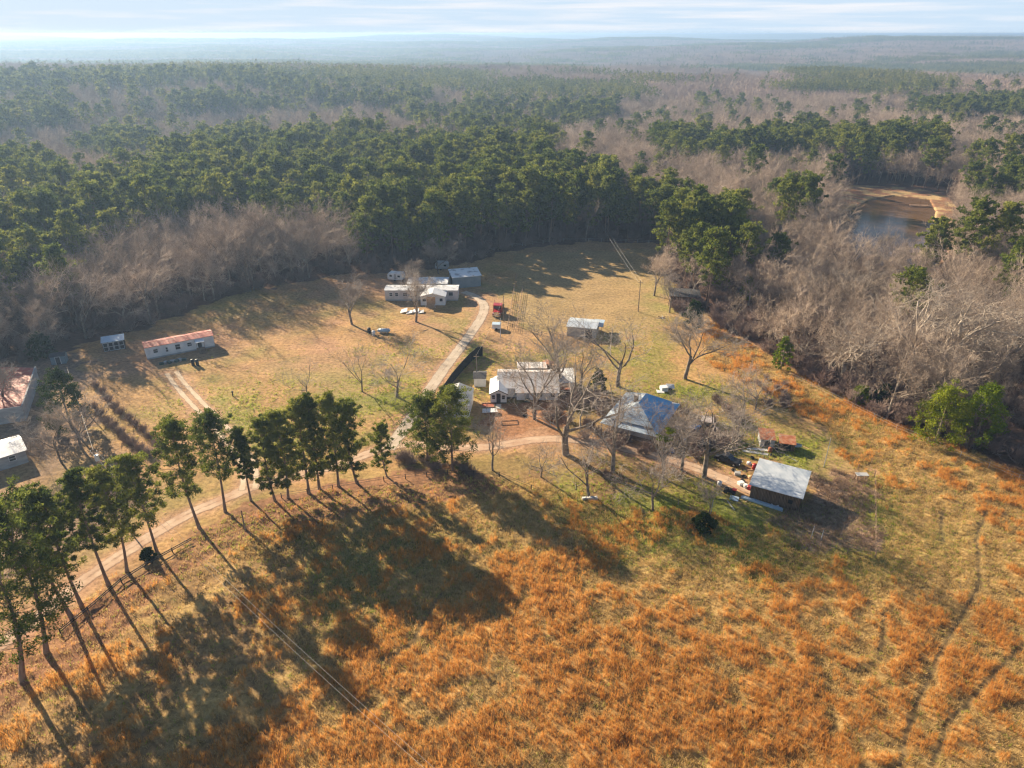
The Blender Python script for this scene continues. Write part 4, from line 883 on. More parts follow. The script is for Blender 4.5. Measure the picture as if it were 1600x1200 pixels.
building('extension', 'weathered flat roofed extension behind the white mobile home', 'extension', (-24.6, 200.2), 0, 11.5, 5.2, 2.9, 3.1, wm=m_greywall, rm=m_oldwhite, ov=.2, ops=[('f', -3, 1.2, .9, .9)])
# collapsed white sheets in front
e = empty('collapsed_canopy', (*W(645, 488), 0), 0, 'collapsed white canopy sheets lying bent on the grass before the white mobile home', 'canopy')
for k, (x, y, tz, w) in enumerate([(-2.4, .2, .9, 1.9), (-.8, -.4, .5, 1.6), (.8, .5, .7, 1.8), (2.3, 0, .4, 1.5)]):
    G().slab([(x - w / 2, y - 1.1, .15), (x + w / 2, y - .9, .15 + tz * .4), (x + w / 2 * .9, y + 1.0, tz), (x - w / 2 * .8, y + .8, tz * .5)], .04).build('sheet', m_white, e)
# camper and metal tank behind
def camper(loc, rz, label, L_=5.0, mat=None):
    e = empty('camper_trailer', (loc[0], loc[1], 0), R(rz), label, 'camper')
    prof = [(-L_ / 2, .8), (-L_ / 2 + .3, .5), (L_ / 2 - .3, .5), (L_ / 2, .9), (L_ / 2 - .1, 2.1), (L_ / 2 - .5, 2.6), (-L_ / 2 + .5, 2.6), (-L_ / 2 + .05, 2.1)]
    G().prism(prof, -1.15, 1.15).build('body', mat or m_white, e)
    for x in (-1.4, 1.2): G().box(x - .4, x + .4, -1.17, -1.152, 1.4, 1.95).build('window', m_glass, e)
    G().box(-.3, .4, -1.175, -1.152, .65, 2.3).build('door', m_greywall, e)
    for y in (-1.0, 1.0): G().bar((-.2, y - .1, .35), (-.2, y + .1, .35), .35, 12).build('wheel', m_rubber, e)
    return e
camper(W(620, 438), -14, 'small white camper trailer parked by the trees left of the mobile home extension')
camper(W(691, 421), -8, 'pale grey camper half hidden behind the round headed bare tree', 4.2, m_greywall)
building('metal_shed', 'grey blue metal shed with patchy white roof at the gravel driveway end', 'shed', mid((708, 452), (750, 448), (743, 437), (706, 440)), 15, 8.4, 6.2, 3.3, 3.9, wm=m_greymetal, rm=m_oldwhite, ov=.3, ops=[('l', 0, .0, 3, 2.6, 'hole')])
# rounded pale shed with rusty tank by the bare trees
building('shed', 'small whitewashed shed behind bare branches right of the hay field edge', 'shed', (18.0, 167.3), -14, 7.2, 6.0, 2.5, rise=.5, wm=m_greywall, rm=m_silver, ov=.25, ops=[('f', 1.8, .05, 1.6, 2.0, 'hole')]).__setitem__('label', 'long silver roofed shed in the pasture behind the two stemmed bare tree')
e = empty('animal_shelter', (*W(935, 516), 0), R(-14), 'low lean shelter with pale blue roof joined to the silver roofed pasture shed', 'shelter')
for x in (-1, 1):
    for y in (-1.6, 1.6): G().bar((x, y, 0), (x, y, 1.9 + .1 * y), .07, 4).build('post', m_wood, e)
G().slab([(-1.3, -2.0, 1.8), (1.3, -2.0, 1.8), (1.3, 2.0, 2.2), (-1.3, 2.0, 2.2)], .05).build('roof', m_lightblue, e)
building('old_shed', 'old dark brown open shed under the trees at the right end of the hay field', 'shed', (48.5, 190.5), -8, 8, 5, 2.3, 2.8, wm=m_plank, rm=m_darkroof, ov=.3, ops=[('f', -2, .05, 2.2, 1.9, 'hole'), ('f', 1.4, .05, 2.4, 1.9, 'hole')])

# white farmhouse
e = building('farmhouse', 'white farmhouse with rust stained metal roofs and a small gabled porch room', 'house', (3.35, 135.4), 0, 12.3, 8.8, 2.5, rise=1.5, wm=m_white, rm=m_rustwhite, ov=.3, foundation=m_darkroof,
             ops=[('f', -2.6, 1.0, .55, 1.0), ('f', -1.9, 1.0, .55, 1.0), ('f', 4.4, 1.1, 1.0, 1.0)])
ox = -6.1; px_ = bpy.data.objects
o = walls(G(), 3.3, 6.0, 2.35, rise=.85, ridge='y', z0=.3).build('porch_room', m_white, e); o.location = (ox, -4.6 + 1.0, 0)
o2 = roof(G(), 3.3, 6.6, 2.35, rise=.85, ridge='y', ov=.25).build('porch_room_roof', m_whiteroof, e); o2.location = (ox, -4.6 + 1.2, 0)
G().box(-1.6, 1.6, -2.95, 2.95, -.05, .3).build('foundation', m_darkroof, o)
for x in (-1.0, 1.0):
    f = G().box(x - .38, x + .38, -3.05, -3.003, 1.0, 2.0).build('window', m_white, o); G().box(x - .30, x + .30, -3.07, -3.051, 1.07, 1.48).box(x - .30, x + .30, -3.07, -3.051, 1.53, 1.93).build('pane', m_glass, f)
d = G().box(-.42, .42, -3.06, -3.003, .32, 2.3).build('door', m_dark, o); G().box(.28, .34, -3.12, -3.061, 1.2, 1.3).build('handle', m_galv, d)
g = G()
for a, b in (((-1.95, -3.36), (0, -3.36)), ((1.95, -3.36), (0, -3.36))):
    za = 2.35 + .14 - .13 - .02; zb = 3.2 + .12
    g.add([(a[0], -3.60, za - .1), (b[0], -3.60, zb - .1), (b[0], -3.60, zb + .07), (a[0], -3.60, za + .07), (a[0], -3.57, za - .1), (b[0], -3.57, zb - .1), (b[0], -3.57, zb + .07), (a[0], -3.57, za + .07)], [(0, 1, 2, 3), (7, 6, 5, 4), (0, 4, 5, 1), (3, 2, 6, 7), (0, 3, 7, 4), (1, 5, 6, 2)])
g.build('trim', m_dark, o)
# projecting right room under the main front slope
o = G().add([(-2.4, -5.6, .3), (6.1, -5.6, .3), (6.1, -4.43, .3), (-2.4, -4.43, .3), (-2.4, -5.6, 2.1), (6.1, -5.6, 2.1), (6.1, -4.43, 2.45), (-2.4, -4.43, 2.45)], [(0, 3, 2, 1), (4, 5, 6, 7), (0, 1, 5, 4), (1, 2, 6, 5), (2, 3, 7, 6), (3, 0, 4, 7)]).build('front_room', m_white, e)
G().slab([(-2.7, -6.0, 2.12), (6.4, -6.0, 2.12), (6.4, -4.72, 2.55), (-2.7, -4.72, 2.55)], .07).build('front_room_roof', m_rustwhite, e)
for x, w_, k in ((-.3, .95, 1), (2.3, 1.2, 0), (5.0, 1.0, 0)):
    if k: G().box(x - w_ / 2, x + w_ / 2, -5.65, -5.603, .35, 2.0).build('door', m_greywall, o)
    else:
        f = G().box(x - w_ / 2, x + w_ / 2, -5.65, -5.603, 1.0, 1.95).build('window', m_white, o); G().box(x - w_ / 2 + .08, x + w_ / 2 - .08, -5.67, -5.651, 1.08, 1.87).build('pane', m_glass, f)
# rear block and right wing
walls(G(), 6.0, 3.2, 2.7, 2.5).build('rear_wing', m_white, e).location = (1.0, 5.9, 0); roof(G(), 6.0, 3.6, 3.1, 2.8, ov=.2).build('rear_roof', m_rustwhite, e).location = (1.0, 5.6, 0)
walls(G(), 3.4, 6.0, 2.4, 2.4).build('side_wing', m_white, e).location = (7.9, 1.0, 0); roof(G(), 3.4, 6.0, 2.45, 2.9, ov=.25).build('side_roof', m_oldwhite, e).location = (7.95, 1.0, 0)
walls(G(), 2.2, 2.4, 2.2, 2.4).build('side_room', m_plank, e).location = (7.4, -3.3, 0); roof(G(), 2.2, 2.4, 2.2, 2.4, ov=.2).build('side_room_roof', m_rust, e).location = (7.4, -3.3, 0)
ch = G().box(5.2, 6.0, .6, 1.4, 3.2, 5.3).build('chimney', m_plank, e); G().box(5.1, 6.1, .5, 1.5, 5.3, 5.45).build('chimney_cap', m_tanwood, ch)
# concrete walk and steps
G().box(-.55, .55, -1.9, 0, -.05, .12).build('steps', m_concrete, None); o = bpy.context.scene.objects['steps']
o.location = (-2.75, 128.45, 0); tag(o, 'pale concrete steps leading down from the black door of the farmhouse', 'steps')
building('shed', 'small white shed with dark shingle roof against the left side of the farmhouse', 'shed', (-6.3 - .6, 138.2), 0, 2.5, 3.4, 2.0, rise=.5, wm=m_white, rm=m_darkroof, ov=.2, ops=[('l', 0, .05, .9, 1.8, 'door')])
building('outhouse', 'tiny brown plank hut with a rusty roof behind the farmhouse', 'hut', W(857, 583), 10, 2.2, 2.4, 2.2, rise=.5, ridge='y', wm=m_plank, rm=m_rust, ov=.2, ops=[('f', 0, .05, .9, 1.8, 'hole')])
building('garage', 'grey white garage hidden behind the large spreading pine', 'garage', (-11.0, 126.6), -4, 5.6, 7.6, 2.7, rise=1.1, ridge='y', wm=m_white, rm=m_greywall, ov=.2, ops=[('f', 0, .05, 2.8, 2.2, 'door', m_white, m_greywall)])
# low white topped platform with posts, mulch bed frame
x, y = W(766, 645); e = empty('white_platform', (x, y, 0), R(4), 'low white topped platform on the bare ground in front of the farmhouse', 'platform')
G().slab([(-1.6, -.8, .55), (1.5, -.7, .55), (1.3, .8, .6), (-1.5, .75, .6)], .08).build('top', m_white, e)
for a in (-1.2, 1.1):
    for b in (-.55, .55): G().bar((a, b, 0), (a, b, .48), .06, 4).build('leg', m_wood, e)
x, y = W(764, 634); e = empty('garden_bed', (x, y, 0), 0, 'red mulched garden bed edged with boards beside the farmhouse steps', 'garden bed')
G().box(-1.4, 1.0, -.9, .8, 0, .12).build('mulch', m_redmulch, e)
g = G().box(-1.5, 1.1, -1.0, -.9, 0, .25).box(-1.5, 1.1, .8, .9, 0, .25).box(-1.5, -1.4, -.9, .8, 0, .25).box(1.0, 1.1, -.9, .8, 0, .25); g.build('edging', m_wood, e)
x, y = W(797, 661); e = empty('ground_frame', (x, y, 0), R(4), 'empty dark timber frame lying on the bare yard in front of the farmhouse', 'frame')
G().box(-1.7, 1.4, -.85, -.78, 0, .1).box(-1.5, 1.6, .78, .85, 0, .1).box(-1.68, -1.61, -.78, .78, 0, .1).box(1.47, 1.54, -.78, .78, 0, .1).build('timber', m_dark, e)
x, y = W(824, 628); o = G().bar((-.5, 0, .45), (.5, 0, .45), .42, 14).bar((-.3, -.1, 0), (-.3, -.1, .3), .08).bar((.3, -.1, 0), (.3, -.1, .3), .08).build('propane_tank', m_green, None, True); o.location = (x, y, 0); tag(o, 'small dark green tank standing against the farmhouse front wall', 'tank')

# hip roofed house; blue of sky-lit shade is put into the slope colour
e = empty('hip_roofed_house', (24.9, 120.6, 0), R(62), 'old hip roofed house, silver grey roof with blue sky shade coloured into some slopes', 'house')
G().box(-5.6, 5.6, -3.9, 3.9, .3, 3.0).build('wall', m_pinkwall, e); G().box(-6.7, 6.7, -4.9, 4.9, -.05, .3).build('porch_floor', m_wood, e)
def hip(x, y, rx, z0, z1, t, out=None):
    A = [(-x, -y, z0), (x, -y, z0), (x, y, z0), (-x, y, z0)]; r1, r2 = (-rx, 0, z1), (rx, 0, z1)
    return dict(S=[A[0], A[1], r2, r1], E=[A[1], A[2], r2], N=[A[2], A[3], r1, r2], Wd=[A[3], A[0], r1])
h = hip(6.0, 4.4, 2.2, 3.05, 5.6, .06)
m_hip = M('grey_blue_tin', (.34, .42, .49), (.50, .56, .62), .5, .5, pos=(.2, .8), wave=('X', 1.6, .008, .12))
G().slab(h['S'], .05).build('roof', m_shadeblue, e); G().slab(h['E'], .05).build('roof', m_shadeblue, e)
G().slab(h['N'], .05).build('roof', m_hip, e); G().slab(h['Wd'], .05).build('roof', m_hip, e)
def skirt(p, q, P_, Q_, z0, z1): return G().slab([(P_[0], P_[1], z0), (Q_[0], Q_[1], z0), (q[0], q[1], z1), (p[0], p[1], z1)], .05)
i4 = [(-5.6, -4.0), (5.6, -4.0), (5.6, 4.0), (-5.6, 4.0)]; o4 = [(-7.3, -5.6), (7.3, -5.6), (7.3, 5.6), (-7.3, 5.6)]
for k, mt in ((0, m_shadeblue), (1, m_hip), (2, m_hip), (3, m_hip)):
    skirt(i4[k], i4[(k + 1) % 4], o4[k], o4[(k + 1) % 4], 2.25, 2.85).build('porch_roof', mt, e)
for (x, y) in ((-7, -5.3), (-3.5, -5.3), (0, -5.3), (3.5, -5.3), (7, -5.3), (-7, 5.3), (-7, 0), (7, 0), (7, 5.3)): G().bar((x, y, 0), (x, y, 2.2), .08, 4).build('porch_post', m_wood, e)
c = G().box(-1.2, -.5, .6, 1.3, 4.4, 6.3).build('chimney', m_plank, e); G().box(-1.27, -.43, .53, 1.37, 6.3, 6.42).build('chimney_cap', m_concrete, c)
for x in (-3.5, 3.2): opening(e, 11.2, 7.8, 'f', x, 1.2, 1.0, 1.2)
opening(e, 11.2, 7.8, 'f', 0, .32, .95, 2.0, 'door'); opening(e, 11.2, 7.8, 'l', 1.6, 1.2, 1.0, 1.2); opening(e, 11.2, 7.8, 'l', -1.6, 1.2, 1.0, 1.2)

# plank barn with silver roof
e = building('plank_barn', 'brown plank barn with silvery white metal roof at the dirt road end', 'barn', (43.6, 96.8), -29, 7.6, 6.6, 2.7, 3.6, wm=m_plank, rm=m_silver, ov=.35, ops=[('f', 2.4, 1.1, .7, .7, 'hole'), ('l', 0, .05, 2.6, 2.2, 'hole')])
bpy.data.objects[e.children[1].name].data.materials[0] = M('sky_tinted_tin_roof', (.68, .76, .84), (.78, .83, .88), .42, .5, pos=(.2, .8), wave=('X', 1.6, .01, .12), spec=.5)  # bluish base colour carries the sky reflected in the tin
g = G()
for k in range(7): x_ = -2.5 + k * .95; g.bar((x_, 4.2, 0), (x_ + .05, 4.2, 3.1 + (k % 3) * .2), .05, 4)
g.bar((-2.7, 4.2, 1.6), (3.4, 4.2, 1.5), .05, 4); g.build('pole_rack', m_wood, e)
building('lean_to', 'rusty tin roofed pen with grey sides, left one of the two behind the plank barn', 'pen', mid((1188, 668, 2), (1212, 670, 2), (1210, 688, 2), (1186, 685, 2)), -10, 2.5, 3.2, 1.6, 2.0, wm=m_greywall, rm=m_rust, ov=.15, ops=[('f', 0, .05, 1, 1.3, 'hole')])
building('lean_to', 'rusty tin roofed pen with pale ribs, right one of the two behind the plank barn', 'pen', mid((1219, 674, 2), (1244, 680, 2), (1243, 693, 2), (1218, 690, 2)), -16, 2.6, 2.6, 1.4, 1.7, wm=m_plank, rm=m_rust, ov=.15, ops=[('f', 0, .05, 1.2, 1.3, 'hole')])
# boat under the right pen
x, y = W(1234, 698); e = empty('boat', (x, y, 0), R(-16), 'small pale blue boat lying in front of the right rusty pen', 'boat')
v = []; K = 9
for i in range(K):
    s = i / (K - 1); w = .75 * (1 - s ** 3 * .9); X_ = -2 + 4 * s
    v += [(X_, -w, .65 + .12 * s * s), (X_, -w * .7, .15 + .15 * s * s), (X_, 0, .05 + .25 * s ** 3), (X_, w * .7, .15 + .15 * s * s), (X_, w, .65 + .12 * s * s)]
G().add(v, [(i * 5 + j, (i + 1) * 5 + j, (i + 1) * 5 + j + 1, i * 5 + j + 1) for i in range(K - 1) for j in range(4)] + [(0, 1, 2, 3, 4)]).build('hull', m_lightblue, e)
for s in (-1.0, .3): G().box(s - .15, s + .15, -.68, .68, .45, .5).build('seat', m_white, e)

# ---------------------------------------------------------------- vehicles
def car(loc, rz, mat, label, kind='sedan', group=None):
    e = empty('parked_' + ('pickup' if kind == 'pickup' else 'car'), (loc[0], loc[1], 0), R(rz), label, 'pickup' if kind == 'pickup' else 'car', group)
    if kind == 'sedan': body = [(-2.25, .35), (2.25, .35), (2.3, .7), (1.9, .85), (.95, .95), (-1.5, .95), (-2.2, .85), (-2.3, .6)]; cab = [(-1.6, .95), (-1.1, 1.42), (.1, 1.45), (.95, .95)]
    elif kind == 'van': body = [(-2.3, .35), (2.35, .35), (2.35, .8), (1.6, 1.1), (-2.3, 1.1)]; cab = [(-2.28, 1.1), (-2.1, 1.85), (.7, 1.85), (1.6, 1.1)]
    else: body = [(-2.6, .45), (2.6, .45), (2.6, 1.0), (1.2, 1.12), (-.7, 1.12), (-2.6, 1.05)]; cab = [(-.7, 1.12), (-.55, 1.75), (.6, 1.75), (1.25, 1.12)]
    b = G().prism(body, -.85, .85).build('body', mat, e); G().prism(cab, -.74, .74).build('cabin', m_glass, e)
    zc = cab[1][1]; G().box(cab[1][0] + .05, cab[2][0] - .05, -.70, .70, zc, zc + .04).build('cabin_roof', mat, e)
    for x in (-1.4, 1.4):
        for y in (-.8, .8):
            w_ = G().bar((x, y - .11, .33), (x, y + .11, .33), .33, 14).build('wheel', m_rubber, e); G().bar((x, y - .12, .33), (x, y + .12, .33), .18, 10).build('rim', m_galv, w_)
    xm = max(p[0] for p in body) - .02
    for y in (-.6, .6): G().box(xm, xm + .05, y - .16, y + .16, .62, .76).build('headlight', m_white, e)
    if kind == 'pickup': G().box(-2.5, -.8, -.72, .72, 1.07, 1.125).build('bed', m_dark, e)
    return e
car(W(1060, 676), 35, m_lightblue, 'silver blue car beside the blue roofed house, nearest to its corner')
car(W(1083, 676), 60, m_bluepaint, 'dark blue car under the bare branches between silver car and small tan canopy')
car(W(1101, 700), 80, m_dark, 'black car close to the dirt road behind the tall bare tree', 'van')
car(W(1137, 722), -38, m_dark, 'low black car on the grass edge of the dirt road', 'sedan')
x, y = W(1104, 670); e = empty('canopy', (x, y, 0), R(-14), 'small tan topped canopy beside a long silver bar among the parked cars', 'canopy')
G().slab([(-1.2, -1.0, 2.0), (1.1, -1.1, 2.0), (1.1, 1.0, 2.2), (-1.2, 1.0, 2.2)], .06).build('roof', m_pinkwall, e)
for a in (-1, .95):
    for b in (-.9, .9): G().bar((a, b, 0), (a, b, 1.95), .04, 4).build('post', m_galv, e)
x, y = W(1102, 664); o = G().slab([(-2, -.25, .9), (2, -.25, .7), (2, .25, .7), (-2, .25, .9)], .9).build('metal_trough', m_galv); o.location = (x, y, 0); o.rotation_euler = (0, 0, R(-20)); tag(o, 'long silver trough behind the small tan canopy', 'trough')
# red truck facing the camera
x, y = W(778, 490); e = empty('red_truck', (x, y, 0), R(-96), 'red truck with chrome front parked at the end of the gravel driveway', 'truck')
G().box(-1.1, 1.0, -1.15, 1.15, .7, 2.7).build('cab', m_redpaint, e); G().prism([(1.003, .7), (3.0, .7), (3.0, 1.55), (1.003, 1.75)], -.8, .8).build('hood', m_redpaint, e)
G().add([(1.01, -1.0, 1.8), (1.01, 1.0, 1.8), (1.01, 1.0, 2.5), (1.01, -1.0, 2.5), (1.05, -1.0, 1.8), (1.05, 1.0, 1.8), (1.05, 1.0, 2.5), (1.05, -1.0, 2.5)], [(0, 3, 2, 1), (4, 5, 6, 7), (0, 1, 5, 4), (1, 2, 6, 5), (2, 3, 7, 6), (3, 0, 4, 7)]).build('windshield', m_glass, e)
G().box(3.003, 3.08, -.6, .6, .75, 1.5).build('grille', m_chrome, e); G().box(3.1, 3.3, -1.2, 1.2, .45, .72).build('bumper', m_chrome, e)
for y_ in (-.85, .85): G().box(2.85, 3.06, y_ - .18, y_ + .18, 1.0, 1.3).build('headlight', m_white, e); G().box(1.4, 2.9, y_ - .3, y_ + .3, .8, 1.05).build('fender', m_redpaint, e)
G().box(-5.5, -1.15, -.5, .5, .75, .95).build('chassis', m_dark, e)
for x_ in (2.2, -3.6, -4.8):
    for y_ in (-.95, .95):
        w_ = G().bar((x_, y_ - .18, .5), (x_, y_ + .18, .5), .5, 16).build('wheel', m_rubber, e); G().bar((x_, y_ - .2, .5), (x_, y_ + .2, .5), .25, 10).build('rim', m_chrome, w_)
for y_ in (-1.0, 1.0): G().bar((-1.25, y_, .9), (-1.25, y_, 3.5), .08, 8).build('exhaust_stack', m_chrome, e)
# white box trailer below it
x, y = W(776, 514); e = empty('box_trailer', (x, y, 0), R(-3), 'small white box trailer with pale blue top beside the driveway end', 'trailer')
G().box(-1.1, 1.1, -.9, .9, .35, 1.5).build('box', m_white, e); G().box(-1.13, 1.13, -.93, .93, 1.5, 1.56).build('lid', m_lightblue, e)
for y_ in (-.95, .95): G().bar((0, y_ - .08, .3), (0, y_ + .08, .3), .3, 12).build('wheel', m_rubber, e)
G().bar((-1.1, 0, .45), (-2.0, 0, .4), .04, 4).build('tow_bar', m_dark, e)

# ---------------------------------------------------------------- fences, poles, wires
def fence(name, pts, label, h=1.2, step=2.5, rails=(.4, .75, 1.1), mat=None, r=.05, pr=.07, px=True):
    p = [W(*q) for q in pts] if px else pts; p = np.array(p); e = empty(name, (p[0][0], p[0][1], 0), 0, label, 'fence'); g = G(); p = p - p[0]
    for a, b in zip(p[:-1], p[1:]):
        for z in rails: g.bar((a[0], a[1], z), (b[0], b[1], z), r, 4)
    g.build('rails', mat or m_wood, e)
    for a, b in zip(p[:-1], p[1:]):
        n = max(1, int(np.hypot(*(b - a)) / step))
        for k in range(n + (1 if b is p[-1] else 0)):
            q = a + (b - a) * k / n; G().bar((q[0], q[1], -.1), (q[0], q[1], h), pr, 5).build('post', mat or m_wood, e)
    return e
fence('board_fence', [(793, 515), (807, 432)], 'left of two long parallel board fences running away beside the red truck', 1.0, 3, (.35, .65, .95), m_wood, .035, .07)
fence('board_fence', [(806, 519), (817, 450)], 'right of two long parallel board fences running away beside the red truck', 1.0, 3, (.35, .65, .95), m_wood, .035, .07)
fence('rail_fence', [(800, 512), (830, 519), (880, 530), (940, 540), (1020, 552)], 'thin rail fence crossing the pasture below the silver roofed shed', 1.1, 3, (.5, 1.0), m_wood, .035, .06)
fence('picket_fence', [(738, 619), (759, 619)], 'short dark rail fence between the garage and the farmhouse', 1.3, 1.5, (.3, .6, .9, 1.2), m_dark, .05, .08)
fence('wire_fence', [(728, 402), (800, 386), (880, 377), (960, 378), (1050, 382)], 'thin wire fence along the far edge of the hay field before the dark pines', 1.2, 4, (.6, 1.1), m_galv, .02, .05)
fence('wire_fence', [(1235, 590), (1300, 622), (1400, 672), (1500, 714), (1640, 770)], 'wire fence along the right wood edge above the orange grass', 1.2, 4, (.6, 1.1), m_galv, .02, .05)
fence('log_rail_fence', [(95, 990), (138, 955), (190, 910), (238, 880), (300, 846)], 'low dark log rail fence under the left pines beside the road', .8, 3, (.35, .65), m_black, .07, .09)
fence('garden_fence', [(1340, 735), (1366, 745), (1367, 872), (1240, 850)], 'post and wire fence round the brown garden plot right of the plank barn', 1.3, 3, (.6, 1.2), m_wood, .025, .07)
fence('field_fence', [(440, 778), (520, 765), (600, 752), (700, 742), (780, 745), (830, 765), (845, 770)], 'dark post fence along the foot of the central pine row', 1.0, 3.5, (.5, .9), m_dark, .025, .08)
# black screen fence beside the driveway
pts = [W(*q) for q in [(754, 556), (747, 556), (735, 566), (722, 580), (707, 598), (694, 617), (684, 632)]]; P0 = pts[0]
e = empty('screen_fence', (P0[0], P0[1], 0), 0, 'solid black screen fence following the right side of the gravel driveway', 'fence'); g = G()
for a, b in zip(pts[:-1], pts[1:]):
    d = nrm(np.array([b[0] - a[0], b[1] - a[1]])); n_ = np.array([-d[1], d[0]]) * .04; A = np.array(a) - P0; B = np.array(b) - P0
    g.slab([(A[0] - n_[0], A[1] - n_[1], 2.3), (A[0] + n_[0], A[1] + n_[1], 2.3), (B[0] + n_[0], B[1] + n_[1], 2.3), (B[0] - n_[0], B[1] - n_[1], 2.3)], 2.3)
g.build('screen', m_black, e)
for a in pts: G().bar((a[0] - P0[0], a[1] - P0[1], 0), (a[0] - P0[0], a[1] - P0[1], 2.4), .08, 6).build('post', m_dark, e)
def pole(u, v, vt, label, arm=0, xf=False, mat=None, r=.14, lean=0):
    x, y = W(u, v); h = top_z(u, v, vt); e = empty('utility_pole', (x, y, 0), 0, label, 'utility pole')
    G().bar((0, 0, -.2), (lean * h, 0, h), r, 8, r * .6).build('pole', mat or m_pole, e)
    if arm: G().bar((-arm, .02, h - .6), (arm, .02, h - .6), .07, 4).build('crossarm', mat or m_pole, e)
    if xf:
        G().bar((.35, -.2, h - 1.9), (.35, -.2, h - .9), .32, 12).build('transformer', m_lightblue, e)
        for k in (-.5, 0, .5): G().bar((k, 0, h - .5), (k, 0, h - .25), .06, 6).build('insulator', m_white, e)
    return (x + lean * h, y, h)
p_tr = pole(172, 790, 702, 'utility pole with grey transformer rising from the left pine row', .8, True)
p_l = pole(121, 628, 574, 'bare wooden pole at the corner of the left yard near the shrub rows', 0)
p_w = pole(782, 527, 497, 'short white pole in front of the small white box trailer', 0, False, m_white, .12)
p_m = pole(787, 502, 462, 'thin wooden pole just right of the red truck', 0, False, None, .12)
p_h = pole(997, 487, 438, 'tall utility pole at the lower right of the hay field', .7)
p_f = pole(745, 596, 553, 'wooden pole behind the small dark roofed shed beside the screen fence', .6)
p_n = pole(383, 828, 798, 'short bent wooden stub among the road side grass below the pine row', 0)
def wire(a, b, sag, label, r=.022, dx=0):
    n = 24; s = np.linspace(0, 1, n); P = np.array(a)[None] * (1 - s)[:, None] + np.array(b)[None] * s[:, None]; P[:, 2] -= sag * 4 * s * (1 - s); P[:, 0] += dx
    nm = NM(); o0 = P[0].copy(); tubes(nm, (P - o0)[None], np.full((1, n), r), 4); o = link(bpy.data.objects.new('power_line', nm.mesh('power_line', [m_wire]))); o.location = o0; return tag(o, label, 'power line')
near = (*W(745, 1265, 10), 10.0)
for k, lab in ((-.5, 'lower left of the two wires crossing the orange field from the transformer pole'), (.5, 'upper right of the two wires crossing the orange field from the transformer pole')):
    wire((p_tr[0] + k, p_tr[1], p_tr[2] - .4), (near[0] + k * .9, near[1], near[2]), 1.6, lab, .012)
far_ = (*W(918, 383), 9.0)
wire((p_h[0] - .5, p_h[1], p_h[2] - .5), (W(915, 350)[0], W(915, 350)[1], 10), 1.0, 'left of the two wires leaving the hay field pole towards the pines', .018)
wire((p_h[0] + .5, p_h[1], p_h[2] - .5), (W(915, 350)[0] + 1.2, W(915, 350)[1], 10), 1.0, 'right of the two wires leaving the hay field pole towards the pines', .018)
wire((p_f[0], p_f[1], p_f[2] - .3), (p_m[0], p_m[1], p_m[2] - .3), .8, 'wire from the pole by the screen fence to the pole beside the red truck', .018)
wire((p_tr[0], p_tr[1], p_tr[2] - .4), (p_l[0], p_l[1], p_l[2] - .3), 1.2, 'wire from the transformer pole to the bare pole in the left yard', .018)

# ---------------------------------------------------------------- yard clutter
def drum(u, v, mat, label, h=.9, r=.3, lying=False):
    x, y = W(u, v); g = G()
    if lying: g.bar((-h, 0, r), (h, 0, r), r, 14)
    else:
        g.bar((0, 0, 0), (0, 0, h), r, 14)
        for z in (.02, h / 2, h - .04): g.ring((0, 0, z), r, .03, 14, 4)
    o = g.build('drum', mat, None, True); o.location = (x, y, 0); return tag(o, label, 'drum')
drum(577, 520, m_dark, 'black upright drum under the broad bare tree, left of the white one', 1.3, .45)
drum(584, 524, m_white, 'white upright drum under the broad bare tree, right of the black one', 1.2, .4)
x, y = W(600, 520); e = empty('propane_tank', (x, y, 0), 0, 'pale blue lying propane tank on the lawn right of the two drums', 'tank'); G().bar((-1.3, 0, .65), (1.3, 0, .65), .5, 14).bar((-1.6, 0, .65), (-1.3, 0, .65), .2, 14, .5).bar((1.3, 0, .65), (1.6, 0, .65), .5, 14, .2).build('tank', m_lightblue, e, True)
for a in (-.8, .8): G().box(a - .1, a + .1, -.35, .35, 0, .25).build('foot', m_concrete, e)
x, y = W(1041, 610); e = empty('junk_pile', (x, y, 0), R(10), 'pile of cream white boxes and sheets on the grass above the blue roof', 'junk pile')
G().box(-1.2, .2, -.5, .9, 0, .9).build('box', m_white, e); G().slab([(.1, 0, .55), (1.8, -.2, .35), (2.0, .9, .9), (.3, 1.2, 1.0)], .06).build('sheet', m_white, e); G().slab([(-2.4, -.9, .15), (-1.0, -1.5, .15), (-.8, -.9, .3), (-2.2, .2, .3)], .06).build('sheet', m_white, e); G().box(.25, 1.3, -.1, .6, 0, .5).build('crate', m_dark, e)
x, y = W(1035, 497); e = empty('scrap_pile', (x, y, 0), R(30), 'heap of pale broken boards at the right corner of the pasture', 'scrap pile')
for k in range(6): G().box(-1.6 + .3 * k, 1.0 + .2 * k, -.1, .1, 0, .1).build('board', m_greywall if k % 2 else m_plank, e).rotation_euler = (.1 * k, -.25 + .1 * k, k * .9)
